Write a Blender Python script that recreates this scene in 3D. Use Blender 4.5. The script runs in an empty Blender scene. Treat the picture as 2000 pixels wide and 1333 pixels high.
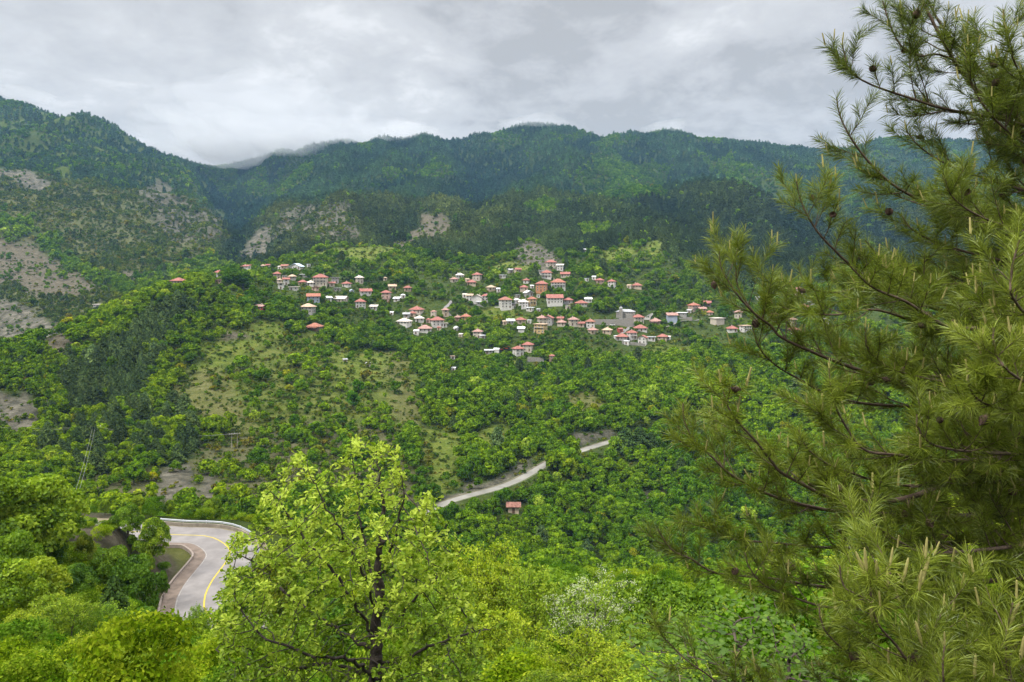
import bpy, bmesh, math, random
import numpy as np

# ---------------------------------------------------------------- camera, sky, sun, exposure
scn = bpy.context.scene
COL = scn.collection
F = 1444.4            # focal length in pixels of the 2000 px wide photograph
HY = 540.0            # row of the horizon in it
cam_d = bpy.data.cameras.new("camera")
cam = bpy.data.objects.new("camera", cam_d)
COL.objects.link(cam)
cam_d.sensor_width = 36.0
cam_d.lens = 26.0
cam_d.shift_y = -(666.5 - HY) / 2000.0
cam_d.clip_start = 0.05
cam_d.clip_end = 30000.0
cam.location = (0, 0, 0)
cam.rotation_euler = (math.radians(90), 0, 0)
scn.camera = cam

SUN_EL, SUN_AZ = math.radians(48), math.radians(238)   # azimuth clockwise from +Y
world = bpy.data.worlds.new("World")
scn.world = world
world.use_nodes = True
wn, wl = world.node_tree.nodes, world.node_tree.links
wn.clear()


def wnode(t, **kw):
    n = wn.new(t)
    for k, v in kw.items():
        setattr(n, k, v)
    return n


def wmath(op, a, b=None, c=None, clamp=False):
    n = wnode("ShaderNodeMath", operation=op, use_clamp=clamp)
    for i, v in enumerate((a, b, c)):
        if v is None:
            continue
        if isinstance(v, (int, float)):
            n.inputs[i].default_value = v
        else:
            wl.new(v, n.inputs[i])
    return n.outputs[0]


out = wnode("ShaderNodeOutputWorld")
bg = wnode("ShaderNodeBackground")
bg.inputs[1].default_value = 0.10
wl.new(bg.outputs[0], out.inputs[0])
sky = wnode("ShaderNodeTexSky", sky_type="NISHITA")
sky.sun_disc = False
sky.sun_elevation = SUN_EL
sky.sun_rotation = SUN_AZ
tc = wnode("ShaderNodeTexCoord")
sep = wnode("ShaderNodeSeparateXYZ")
wl.new(tc.outputs["Generated"], sep.inputs[0])
zz = wmath("MAXIMUM", sep.outputs[2], 0.0)
den = wmath("ADD", zz, 0.34)
cu = wmath("DIVIDE", sep.outputs[0], den)
cv = wmath("DIVIDE", sep.outputs[1], den)
comb = wnode("ShaderNodeCombineXYZ")
wl.new(cu, comb.inputs[0])
wl.new(cv, comb.inputs[1])


def wnoise(scale, detail, rough, off, dist=0.0):
    mp = wnode("ShaderNodeMapping")
    wl.new(comb.outputs[0], mp.inputs[0])
    mp.inputs["Location"].default_value = (off, off * 0.37, off * 1.7)
    n = wnode("ShaderNodeTexNoise")
    n.inputs["Scale"].default_value = scale
    n.inputs["Detail"].default_value = detail
    n.inputs["Roughness"].default_value = rough
    n.inputs["Distortion"].default_value = dist
    wl.new(mp.outputs[0], n.inputs["Vector"])
    return n.outputs["Fac"]


n1 = wnoise(0.9, 3, 0.5, 3.1, 0.2)
n2 = wnoise(2.6, 7, 0.57, 11.3, 0.35)
n3 = wnoise(7.0, 6, 0.6, 5.7, 0.25)
cl = wmath("ADD", wmath("MULTIPLY", n1, 0.24), wmath("ADD", wmath("MULTIPLY", n2, 0.44), wmath("MULTIPLY", n3, 0.32)))
ramp = wnode("ShaderNodeValToRGB")
wl.new(cl, ramp.inputs[0])
el = ramp.color_ramp.elements
el[0].position = 0.43
el[0].color = (0.445, 0.445, 0.450, 1)
el[1].position = 0.60
el[1].color = (0.76, 0.76, 0.765, 1)
e = el.new(0.48)
e.color = (0.55, 0.55, 0.56, 1)
e = el.new(0.56)
e.color = (0.64, 0.64, 0.647, 1)
# overcast sky: brightest overhead, dimmer towards the horizon
zen = wmath("MAXIMUM", wmath("SUBTRACT", zz, 0.36), 0.0)
el_gain = wmath("ADD", wmath("MULTIPLY", wmath("POWER", zen, 1.15), 56.0), 5.4)
mulc = wnode("ShaderNodeVectorMath", operation="SCALE")
wl.new(ramp.outputs[0], mulc.inputs[0])
wl.new(el_gain, mulc.inputs["Scale"])
mixw = wnode("ShaderNodeMix", data_type="RGBA")
mixw.inputs[0].default_value = 0.975
wl.new(sky.outputs[0], mixw.inputs[6])
wl.new(mulc.outputs[0], mixw.inputs[7])
wl.new(mixw.outputs[2], bg.inputs[0])

sun_d = bpy.data.lights.new("sun", "SUN")
sun_d.energy = 1.5
sun_d.angle = math.radians(10)
sun_d.color = (1.0, 0.965, 0.90)
sun = bpy.data.objects.new("sun", sun_d)
COL.objects.link(sun)
sun.location = (0, 0, 400)
sun.rotation_euler = (math.pi / 2 - SUN_EL, 0, math.pi - SUN_AZ)

vs = scn.view_settings
vs.view_transform = "Standard"
vs.look = "None"
vs.exposure = 1.12
vs.gamma = 1.0
vs.use_curve_mapping = False
scn.cycles.use_denoising = True
scn.cycles.max_bounces = 6
scn.cycles.diffuse_bounces = 2
scn.cycles.glossy_bounces = 2
scn.cycles.transmission_bounces = 3
scn.cycles.transparent_max_bounces = 8
scn.cycles.volume_bounces = 1
scn.cycles.caustics_reflective = False
scn.cycles.caustics_refractive = False

rng = np.random.default_rng(7)
random.seed(7)

# ---------------------------------------------------------------- helpers


def P(px, py, d):
    """A point d metres ahead of the camera that the photograph shows at (px, py)."""
    return np.array([(px - 1000.0) / F * d, d, (HY - py) / F * d])


def make_mesh(name, verts, faces, mats=None, tone=None, smooth=False, midx=None):
    verts = np.ascontiguousarray(verts, dtype=np.float32).reshape(-1, 3)
    me = bpy.data.meshes.new(name)
    if isinstance(faces, np.ndarray):
        groups = [faces]
    else:
        groups = [np.asarray(f) for f in faces if len(f)]
    me.vertices.add(len(verts))
    me.vertices.foreach_set("co", verts.ravel())
    loops = np.concatenate([g.ravel() for g in groups]).astype(np.int32)
    sizes = np.concatenate([np.full(len(g), g.shape[1], np.int32) for g in groups])
    starts = np.concatenate([[0], np.cumsum(sizes)[:-1]]).astype(np.int32)
    me.loops.add(len(loops))
    me.loops.foreach_set("vertex_index", loops)
    me.polygons.add(len(sizes))
    me.polygons.foreach_set("loop_start", starts)
    if midx is not None:
        me.polygons.foreach_set("material_index", np.asarray(midx, np.int32))
    me.polygons.foreach_set("use_smooth", np.full(len(sizes), bool(smooth)))
    for m in (mats if isinstance(mats, (list, tuple)) else [mats]):
        if m is not None:
            me.materials.append(m)
    if tone is not None:
        a = me.attributes.new("tone", "FLOAT", "FACE")
        a.data.foreach_set("value", np.asarray(tone, np.float32))
    me.update(calc_edges=True)
    return me


def obj(name, me, parent=None, loc=(0, 0, 0), rz=0.0):
    o = bpy.data.objects.new(name, me)
    COL.objects.link(o)
    o.location = loc
    o.rotation_euler = (0, 0, rz)
    if parent is not None:
        o.parent = parent
    return o


def tag(o, label=None, cat=None, group=None, kind=None):
    if label:
        o["label"] = label
    if cat:
        o["category"] = cat
    if group:
        o["group"] = group
    if kind:
        o["kind"] = kind
    return o


def thing(name, label, cat, loc=(0, 0, 0), rz=0.0, group=None):
    return tag(obj(name, None, None, loc, rz), label, cat, group)


class MB:
    """collects polygons of several sizes and builds one mesh"""

    def __init__(self):
        self.v, self.f, self.m = [], [], []

    def add(self, v, f, m=0):
        b = len(self.v)
        self.v += [tuple(p) for p in v]
        for q in f:
            self.f.append(tuple(b + i for i in q))
            self.m.append(m)

    def box(self, x0, x1, y0, y1, z0, z1, m=0):
        v = [(x, y, z) for z in (z0, z1) for y in (y0, y1) for x in (x0, x1)]
        self.add(v, [(0, 2, 3, 1), (4, 5, 7, 6), (0, 1, 5, 4), (2, 6, 7, 3), (0, 4, 6, 2), (1, 3, 7, 5)], m)

    def tube(self, p0, p1, r0, r1, n=8, m=0):
        p0, p1 = np.array(p0, float), np.array(p1, float)
        t = p1 - p0
        t /= np.linalg.norm(t) + 1e-9
        a = np.cross(t, (0, 0, 1) if abs(t[2]) < 0.9 else (1, 0, 0))
        a /= np.linalg.norm(a)
        b = np.cross(t, a)
        ang = np.arange(n) / n * 2 * math.pi
        v = [p0 + r0 * (math.cos(q) * a + math.sin(q) * b) for q in ang] + [p1 + r1 * (math.cos(q) * a + math.sin(q) * b) for q in ang]
        f = [(i, (i + 1) % n, n + (i + 1) % n, n + i) for i in range(n)] + [tuple(range(n))[::-1], tuple(range(n, 2 * n))]
        self.add(v, f, m)

    def build(self, name, mats, parent=None, loc=(0, 0, 0), rz=0.0):
        me = bpy.data.meshes.new(name)
        me.from_pydata(self.v, [], self.f)
        for m in (mats if isinstance(mats, (list, tuple)) else [mats]):
            me.materials.append(m)
        me.polygons.foreach_set("material_index", self.m)
        me.update()
        return obj(name, me, parent, loc, rz)


# value noise --------------------------------------------------------------
_LAT = np.random.default_rng(99).random((512, 512))


def vnoise(x, y):
    x, y = np.asarray(x, float), np.asarray(y, float)
    xi, yi = np.floor(x).astype(int), np.floor(y).astype(int)
    fx, fy = x - xi, y - yi
    fx, fy = fx * fx * (3 - 2 * fx), fy * fy * (3 - 2 * fy)
    a = _LAT[xi % 512, yi % 512]
    b = _LAT[(xi + 1) % 512, yi % 512]
    c = _LAT[xi % 512, (yi + 1) % 512]
    e_ = _LAT[(xi + 1) % 512, (yi + 1) % 512]
    return (a * (1 - fx) + b * fx) * (1 - fy) + (c * (1 - fx) + e_ * fx) * fy


def fbm(x, y, o=4, g=0.5):
    s, a, t = 0.0, 1.0, 0.0
    for k in range(o):
        s = s + a * (vnoise(x * 2 ** k + 17.3 * k, y * 2 ** k + 31.7 * k) - 0.5)
        t += a
        a *= g
    return s / t * 2.0


def inpoly(x, y, poly):
    x, y = np.asarray(x, float), np.asarray(y, float)
    r = np.zeros(np.broadcast(x, y).shape, bool)
    n = len(poly)
    for i in range(n):
        x0, y0 = poly[i]
        x1, y1 = poly[(i + 1) % n]
        if y0 == y1:
            continue
        c = ((y0 > y) != (y1 > y)) & (x < (x1 - x0) * (y - y0) / (y1 - y0) + x0)
        r ^= c
    return r


# ---------------------------------------------------------------- materials


def new_mat(name):
    m = bpy.data.materials.new(name)
    m.use_nodes = True
    nt = m.node_tree
    nt.nodes.clear()
    return m, nt.nodes, nt.links


def simple_mat(name, col, rough=0.8, var=0.25, scale=3.0, metal=0.0, spec=0.3, bump=0.0, ramp2=None, detail=5, gen=False):
    """noise-mottled principled surface"""
    m, n, l = new_mat(name)
    o = n.new("ShaderNodeOutputMaterial")
    b = n.new("ShaderNodeBsdfPrincipled")
    l.new(b.outputs[0], o.inputs[0])
    t = n.new("ShaderNodeTexCoord")
    z = n.new("ShaderNodeTexNoise")
    z.inputs["Scale"].default_value = scale
    z.inputs["Detail"].default_value = detail
    z.inputs["Roughness"].default_value = 0.6
    l.new(t.outputs["Object"], z.inputs["Vector"])
    r = n.new("ShaderNodeValToRGB")
    l.new(z.outputs["Fac"], r.inputs[0])
    c2 = ramp2 if ramp2 else tuple(c * (1 + var) for c in col)
    r.color_ramp.elements[0].position = 0.32
    r.color_ramp.elements[0].color = (*[c * (1 - var) for c in col], 1)
    r.color_ramp.elements[1].position = 0.68
    r.color_ramp.elements[1].color = (*[min(1, c) for c in c2], 1)
    l.new(r.outputs[0], b.inputs["Base Color"])
    b.inputs["Roughness"].default_value = rough
    b.inputs["Metallic"].default_value = metal
    b.inputs["Specular IOR Level"].default_value = spec
    if bump:
        bp = n.new("ShaderNodeBump")
        bp.inputs["Strength"].default_value = bump
        bp.inputs["Distance"].default_value = 0.05
        l.new(z.outputs["Fac"], bp.inputs["Height"])
        l.new(bp.outputs[0], b.inputs["Normal"])
    return m


def leaf_mat(name, dark, mid, light, trans=0.35, source="none", gloss=0.0, rough=0.5):
    """foliage: the colour ramps over each leaf's own tone; a tint comes from the object or from the scattered point"""
    m, n, l = new_mat(name)
    o = n.new("ShaderNodeOutputMaterial")
    at = n.new("ShaderNodeAttribute")
    at.attribute_name = "tone"
    r = n.new("ShaderNodeValToRGB")
    l.new(at.outputs["Fac"], r.inputs[0])
    r.color_ramp.elements[0].position = 0.0
    r.color_ramp.elements[0].color = (*dark, 1)
    r.color_ramp.elements[1].position = 1.0
    r.color_ramp.elements[1].color = (*light, 1)
    e_ = r.color_ramp.elements.new(0.5)
    e_.color = (*mid, 1)
    col = r.outputs[0]
    if source != "none":
        mx = n.new("ShaderNodeMix")
        mx.data_type = "RGBA"
        mx.blend_type = "MULTIPLY"
        mx.inputs[0].default_value = 1.0
        l.new(col, mx.inputs[6])
        if source == "object":
            t = n.new("ShaderNodeObjectInfo")
            l.new(t.outputs["Color"], mx.inputs[7])
        else:
            t = n.new("ShaderNodeAttribute")
            t.attribute_type = "INSTANCER"
            t.attribute_name = "tint"
            l.new(t.outputs["Color"], mx.inputs[7])
        col = mx.outputs[2]
    d = n.new("ShaderNodeBsdfDiffuse")
    l.new(col, d.inputs[0])
    sh = d.outputs[0]
    if trans > 0:
        tr = n.new("ShaderNodeBsdfTranslucent")
        l.new(col, tr.inputs[0])
        mm = n.new("ShaderNodeMixShader")
        mm.inputs[0].default_value = trans
        l.new(sh, mm.inputs[1])
        l.new(tr.outputs[0], mm.inputs[2])
        sh = mm.outputs[0]
    if gloss > 0:
        g = n.new("ShaderNodeBsdfGlossy")
        g.inputs["Roughness"].default_value = rough
        g.inputs[0].default_value = (0.9, 0.95, 1.0, 1)
        mm = n.new("ShaderNodeMixShader")
        mm.inputs[0].default_value = gloss
        l.new(sh, mm.inputs[1])
        l.new(g.outputs[0], mm.inputs[2])
        sh = mm.outputs[0]
    l.new(sh, o.inputs[0])
    return m

# ---------------------------------------------------------------- terrain
# feature lines of the land, near to far; each is a list of (photo column, photo row, metres ahead)
def zl(d, pts):
    return [(px, HY - z * F / d, d) for px, z in pts]


LINES = [
    zl(4.0, [(-2500, -2.4), (1000, -2.3), (1900, -2.2), (4500, -2.2)]),
    zl(13.0, [(-2500, -7.2), (0, -8.0), (735, -8.4), (1300, -8.2), (2000, -7.0), (4500, -6)]),
    zl(30.0, [(-2500, -14), (0, -17), (600, -18.0), (1200, -18.5), (2000, -16), (4500, -12)]),
    zl(60.0, [(-2500, -20), (-300, -25), (0, -28), (250, -30.5), (420, -31), (800, -31), (1200, -32), (2000, -30), (4500, -22)]),
    [(-2500, 900, 90), (-300, 985, 88), (0, 1040, 86), (150, 1060, 88), (230, 1090, 90), (290, 1130, 92), (330, 1172, 92), (420, 1182, 90), (600, 1186, 90), (900, 1192, 90), (1300, 1200, 90), (2000, 1170, 90), (4500, 1000, 90)],
    [(-2500, 870, 118), (-300, 965, 116), (0, 1000, 112), (120, 1006, 112), (200, 1003, 112), (260, 1028, 113), (320, 1036, 114), (420, 1036, 114), (500, 1040, 114), (600, 1060, 114), (900, 1120, 114), (1300, 1140, 114), (2000, 1120, 114), (4500, 960, 118)],
    [(-2500, 900, 134), (-300, 985, 130), (0, 1015, 130), (200, 1020, 128), (320, 1025, 128), (470, 1030, 128), (600, 1090, 128), (900, 1145, 130), (1300, 1160, 130), (2000, 1130, 130), (4500, 980, 134)],
    [(-2500, 1000, 200), (-300, 1040, 200), (0, 1065, 200), (300, 1085, 200), (600, 1110, 200), (900, 1150, 210), (1200, 1172, 215), (1600, 1160, 215), (2000, 1140, 215), (4500, 1050, 215)],
    [(-2500, 930, 260), (-300, 955, 250), (0, 962, 246), (200, 988, 244), (400, 996, 244), (600, 1005, 244), (840, 1045, 262), (1000, 1090, 268), (1200, 1112, 270), (1500, 1110, 270), (2000, 1085, 270), (4500, 980, 270)],
    [(-2500, 870, 320), (-300, 862, 316), (0, 872, 316), (60, 868, 318), (200, 868, 320), (400, 880, 320), (600, 908, 312), (760, 975, 300), (840, 1000, 300), (950, 960, 318), (1070, 905, 350), (1200, 860, 384), (1300, 842, 400), (1500, 846, 400), (2000, 850, 400), (4500, 850, 380)],
    [(-2500, 800, 370), (-300, 780, 366), (0, 752, 386), (200, 735, 410), (400, 722, 430), (600, 742, 430), (800, 772, 430), (1000, 790, 430), (1200, 785, 440), (1500, 775, 440), (2000, 765, 440), (4500, 780, 430)],
    [(-2500, 770, 420), (-300, 742, 410), (0, 694, 424), (100, 658, 444), (200, 614, 474), (270, 585, 500), (340, 560, 530), (400, 553, 560), (480, 568, 560), (600, 620, 560), (700, 655, 560), (850, 692, 556), (1000, 702, 556), (1200, 697, 560), (1300, 695, 560), (1500, 690, 560), (2000, 690, 560), (4500, 740, 540)],
    [(-2500, 750, 520), (-300, 762, 520), (0, 725, 530), (150, 668, 550), (250, 615, 580), (340, 572, 620), (420, 550, 640), (480, 535, 670), (600, 545, 690), (750, 558, 700), (900, 550, 720), (1050, 530, 740), (1200, 550, 740), (1350, 592, 720), (1500, 594, 700), (1600, 580, 700), (2000, 590, 700), (4500, 690, 680)],
    [(-2500, 700, 680), (-300, 720, 680), (0, 672, 690), (100, 648, 700), (200, 610, 730), (340, 563, 790), (450, 528, 850), (550, 517, 856), (600, 497, 860), (650, 481, 860), (760, 481, 860), (830, 507, 860), (950, 522, 850), (1010, 505, 855), (1050, 488, 860), (1100, 508, 860), (1180, 490, 880), (1290, 466, 900), (1350, 520, 850), (1500, 560, 820), (1600, 552, 820), (2000, 545, 820), (4500, 640, 800)],
    [(-2500, 600, 900), (-300, 560, 900), (0, 548, 900), (200, 546, 900), (340, 540, 950), (450, 526, 1000), (520, 515, 990), (600, 508, 980), (700, 497, 980), (760, 492, 970), (850, 488, 960), (950, 492, 960), (1050, 474, 960), (1150, 476, 980), (1290, 455, 1000), (1400, 490, 980), (1500, 512, 960), (1600, 505, 960), (2000, 500, 960), (4500, 560, 900)],
    [(-2500, 480, 1200), (-300, 415, 1230), (0, 398, 1250), (200, 408, 1300), (300, 412, 1330), (370, 418, 1350), (410, 424, 1350), (432, 440, 1350), (452, 488, 1350), (500, 455, 1310), (545, 405, 1300), (590, 378, 1300), (640, 369, 1300), (690, 380, 1310), (730, 408, 1330), (800, 412, 1350), (835, 392, 1360), (870, 380, 1370), (920, 386, 1370), (1000, 398, 1380), (1100, 398, 1390), (1200, 380, 1400), (1240, 365, 1400), (1290, 351, 1400), (1350, 348, 1400), (1410, 353, 1400), (1470, 376, 1380), (1520, 412, 1360), (1580, 444, 1340), (1700, 436, 1340), (2000, 425, 1340), (4500, 480, 1300)],
    [(-2500, 400, 1600), (-300, 330, 1600), (0, 318, 1620), (200, 335, 1700), (300, 362, 1750), (360, 375, 1760), (395, 388, 1720), (420, 440, 1750), (450, 470, 1720), (490, 462, 1700), (540, 438, 1680), (590, 416, 1640), (640, 412, 1640), (690, 416, 1640), (730, 412, 1650), (800, 398, 1680), (870, 398, 1690), (940, 392, 1700), (1000, 384, 1720), (1150, 376, 1720), (1240, 378, 1720), (1290, 384, 1720), (1400, 384, 1720), (1460, 395, 1710), (1500, 418, 1700), (1580, 420, 1700), (1700, 412, 1700), (2000, 400, 1700), (4500, 430, 1650)],
    [(-2500, 330, 1950), (-300, 246, 1950), (0, 246, 1950), (130, 255, 1960), (200, 270, 1970), (300, 320, 2000), (350, 336, 2020), (375, 350, 2040), (400, 405, 2100), (450, 412, 2120), (500, 385, 2120), (600, 350, 2100), (700, 338, 2100), (850, 318, 2120), (1000, 312, 2120), (1200, 322, 2140), (1400, 328, 2150), (1600, 352, 2150), (2000, 345, 2150), (4500, 360, 2100)],
    [(-2500, 260, 2200), (-300, 196, 2200), (-100, 190, 2200), (0, 193, 2200), (50, 190, 2200), (90, 203, 2200), (130, 217, 2200), (200, 240, 2210), (250, 277, 2230), (300, 306, 2250), (340, 320, 2280), (380, 334, 2350), (430, 330, 2600), (480, 322, 2650), (540, 305, 2650), (600, 290, 2640), (680, 284, 2640), (750, 279, 2640), (790, 265, 2640), (825, 261, 2640), (860, 270, 2640), (908, 282, 2640), (950, 270, 2640), (1000, 250, 2640), (1040, 246, 2640), (1090, 249, 2640), (1140, 270, 2640), (1200, 274, 2640), (1260, 270, 2640), (1300, 260, 2640), (1340, 261, 2640), (1380, 275, 2640), (1440, 281, 2640), (1520, 292, 2640), (1600, 296, 2640), (1650, 296, 2640), (1720, 280, 2640), (1800, 272, 2640), (2000, 258, 2640), (2400, 262, 2600), (4500, 300, 2500)],
    [(-2500, 330, 2800), (-300, 270, 2800), (0, 265, 2800), (200, 290, 2800), (380, 340, 2950), (430, 335, 3300), (600, 335, 3300), (1000, 300, 3300), (1400, 320, 3300), (2000, 310, 3300), (4500, 360, 3200)],
]


def gsmooth(a, s, axis):
    r = int(3 * s) + 1
    k = np.exp(-0.5 * (np.arange(-r, r + 1) / s) ** 2)
    k /= k.sum()
    pad = [(0, 0), (0, 0)]
    pad[axis] = (r, r)
    b = np.pad(a, pad, mode="edge")
    return np.apply_along_axis(lambda v: np.convolve(v, k, "valid"), axis, b)


PXS = np.concatenate([np.arange(-1500, -200, 40.0), np.arange(-200, 2200, 7.0), np.arange(2200, 3501, 40.0)])
LDS = np.concatenate([np.linspace(math.log(4), math.log(60), 70)[:-1], np.linspace(math.log(60), math.log(230), 110)[:-1],
                      np.linspace(math.log(230), math.log(900), 330)[:-1], np.linspace(math.log(900), math.log(3300), 230)])
DS = np.exp(LDS)
lp = np.stack([np.interp(PXS, [q[0] for q in L], [q[1] for q in L]) for L in LINES])      # rows of lines
ld = np.stack([np.interp(PXS, [q[0] for q in L], [math.log(q[2]) for q in L]) for L in LINES])
PY = np.zeros((len(LDS), len(PXS)))
for j in range(len(PXS)):
    PY[:, j] = np.interp(LDS, ld[:, j], lp[:, j])
PYs = gsmooth(gsmooth(PY, 2.0, 0), 2.2, 1)
near = np.clip((LDS - math.log(60)) / 0.5, 0, 1)[:, None]
PY = PY * (1 - near) + PYs * near
GX = (PXS[None, :] - 1000) / F * DS[:, None]
GY = np.repeat(DS[:, None], len(PXS), 1)
GZ = (HY - PY) / F * GY
# ruggedness in metres
amp_mid = np.clip((GY - 200) / 150, 0, 1) * np.clip((1000 - GY) / 150, 0, 1)
amp_far = np.clip((GY - 900) / 400, 0, 1) * np.clip((3100 - GY) / 500, 0.2, 1)
amp_near = np.clip((230 - GY) / 60, 0, 1) * np.clip((GY - 4) / 20, 0, 1)
GZ += amp_near * (0.8 * fbm(GX / 9, GY / 9, 4) + 0.55 * fbm(GX / 2.5 + 3, GY / 2.5, 3))
GZ += amp_mid * (4.0 * fbm(GX / 60, GY / 60, 4) + 1.5 * fbm(GX / 12 + 9, GY / 12, 3))
rid = 1 - np.abs(fbm(GX / 260 + 3.3, GY / 520 + 1.7, 4, 0.5)) * 2.2
GZ += amp_far * (44 * (rid - 0.55) + 12 * fbm(GX / 80, GY / 110, 4))

# spurs that run down from the high ridge
sp_ = 1 - np.abs(fbm(GX / 330 + 0.35 * fbm(GX / 500, GY / 500, 2) + 5.1, GY / 2600 + 2.2, 3, 0.45)) * 2.4
GZ += np.clip((GY - 1500) / 350, 0, 1) * np.clip((2560 - GY) / 250, 0, 1) * np.clip((GX / GY + 0.40) / 0.08, 0, 1) * 75 * (sp_ - 0.55)

# ---- roads: centre lines in metres
ZR1 = -40.0


def r1(px, py):
    d = -ZR1 * F / (py - HY)
    return ((px - 1000) / F * d, d, ZR1)


road1 = np.array([(-82, 119, ZR1), (-70, 117.5, ZR1), (-60, 116, ZR1)] + [r1(*q) for q in [(335, 1044.5), (399, 1047), (428, 1056), (446, 1070), (449, 1084), (437, 1104), (418, 1129), (405, 1152), (399, 1174), (405, 1200)]] + [(-30.5, 82, ZR1), (-24, 78, ZR1), (-14, 76, ZR1 - .3), (-4, 77, ZR1 - .8)])
road2 = np.array([P(700, 1048, 292), P(770, 1026, 294), P(820, 1012, 296), P(843, 999, 299), P(868, 984, 304), P(905, 970, 309), P(955, 959, 317), P(985, 953, 324), P(1012, 942, 330), P(1042, 924, 340), P(1075, 902, 351), P(1110, 889, 361), P(1150, 876, 372), P(1200, 861, 386), P(1250, 848, 398), P(1310, 840, 408), P(1400, 838, 420)])
road2[:, 2] = np.interp(np.arange(len(road2)), [0, len(road2) - 1], [-97.0, -83.0]) * 0.5 + road2[:, 2] * 0.5


def resample(pl, step):
    pl = np.asarray(pl, float)
    # Catmull-Rom
    p = np.vstack([2 * pl[0] - pl[1], pl, 2 * pl[-1] - pl[-2]])
    res = []
    for i in range(1, len(p) - 2):
        n = max(2, int(np.linalg.norm(p[i + 1] - p[i]) / step))
        t = (np.arange(n) / n)[:, None]
        res.append(0.5 * (2 * p[i] + (p[i + 1] - p[i - 1]) * t + (2 * p[i - 1] - 5 * p[i] + 4 * p[i + 1] - p[i + 2]) * t ** 2 + (3 * p[i] - p[i - 1] - 3 * p[i + 1] + p[i + 2]) * t ** 3))
    res.append(pl[-1:])
    return np.vstack(res)


def carve(pl, flat, fade, drop=0.12):
    """press the ground level along a road"""
    r = resample(pl, 1.5)
    lo, hi = r[:, :2].min(0) - fade - 4, r[:, :2].max(0) + fade + 4
    I, J = np.where((GX > lo[0]) & (GX < hi[0]) & (GY > lo[1]) & (GY < hi[1]))
    pts = np.stack([GX[I, J], GY[I, J]], 1)
    best = np.full(len(pts), 1e9)
    zz_ = np.zeros(len(pts))
    for q in r:
        dd = np.hypot(pts[:, 0] - q[0], pts[:, 1] - q[1])
        k = dd < best
        best[k] = dd[k]
        zz_[k] = q[2]
    w = np.clip(1 - (best - flat) / fade, 0, 1)
    w = w * w * (3 - 2 * w)
    GZ[I, J] = GZ[I, J] * (1 - w) + (zz_ - drop) * w


carve(road1, 7.2, 6.0)
carve(road2, 4.2, 5.0)
rr1 = resample(road1, 1.0)
_w = np.full(GX.shape, 1e9)
_near = (GY > 70) & (GY < 125) & (GX < -30) & (GX > -80)
_I = np.where(_near)
_d = np.full(len(_I[0]), 1e9)
for q in rr1:
    _d = np.minimum(_d, np.hypot(GX[_I] - q[0], GY[_I] - q[1]))
_t = np.clip((_d - 5.9) / 3.5, 0, 1)
_t = _t * _t * (3 - 2 * _t)
GZ[_I] += _t * (2.2 + 1.2 * fbm(GX[_I] / 3, GY[_I] / 3, 3)) * np.exp(-((GX[_I] + 47.5) / 8.0) ** 2 - ((GY[_I] - 97.0) / 9.0) ** 2)
PYG = HY - GZ / GY * F          # the row at which each ground vertex shows


def ground_z(x, y):
    x, y = np.asarray(x, float), np.maximum(np.asarray(y, float), 4.0)
    px = np.clip(1000 + F * x / y, PXS[0], PXS[-1] - 1e-6)
    l_ = np.clip(np.log(y), LDS[0], LDS[-1] - 1e-9)
    j = np.clip(np.searchsorted(PXS, px, "right") - 1, 0, len(PXS) - 2)
    i = np.clip(np.searchsorted(LDS, l_, "right") - 1, 0, len(LDS) - 2)
    fx = (px - PXS[j]) / (PXS[j + 1] - PXS[j])
    fy = (l_ - LDS[i]) / (LDS[i + 1] - LDS[i])
    g = lambda a, b: PYG[a, b]
    py = (g(i, j) * (1 - fx) + g(i, j + 1) * fx) * (1 - fy) + (g(i + 1, j) * (1 - fx) + g(i + 1, j + 1) * fx) * fy
    return (HY - py) / F * y


def pix(x, y, z):
    return 1000 + F * x / y, HY - F * z / y


def hit(px, py, dmin=200.0, dmax=3000.0):
    """first ground point that shows at (px, py)"""
    j = int(np.clip(np.searchsorted(PXS, px) - 1, 0, len(PXS) - 2))
    t = (px - PXS[j]) / (PXS[j + 1] - PXS[j])
    colp = PYG[:, j] * (1 - t) + PYG[:, j + 1] * t
    ok = np.where((DS > dmin) & (DS < dmax) & (colp <= py))[0]
    if len(ok) == 0:
        ok = [np.argmin(np.where((DS > dmin) & (DS < dmax), colp, 1e9))]
    i = ok[0]
    d = DS[i]
    if i > 0 and colp[i - 1] > py and DS[i - 1] > dmin:
        f_ = (colp[i - 1] - py) / (colp[i - 1] - colp[i] + 1e-9)
        d = DS[i - 1] + (DS[i] - DS[i - 1]) * f_
    x = (px - 1000) / F * d
    return np.array([x, d, float(ground_z(x, d))])


# highest ground in front of every ground vertex (smallest row so far), to skip trees that nothing shows
RUNMIN = np.minimum.accumulate(PYG, axis=0)


def shown(x, y, z_top, margin=18):
    px, py = pix(x, y, z_top)
    j = np.clip(np.searchsorted(PXS, np.clip(px, PXS[0], PXS[-1])) - 1, 0, len(PXS) - 1)
    i = np.clip(np.searchsorted(LDS, np.log(np.maximum(y, 4.0))) - 3, 0, len(LDS) - 1)
    return py < RUNMIN[i, j] + margin


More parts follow.
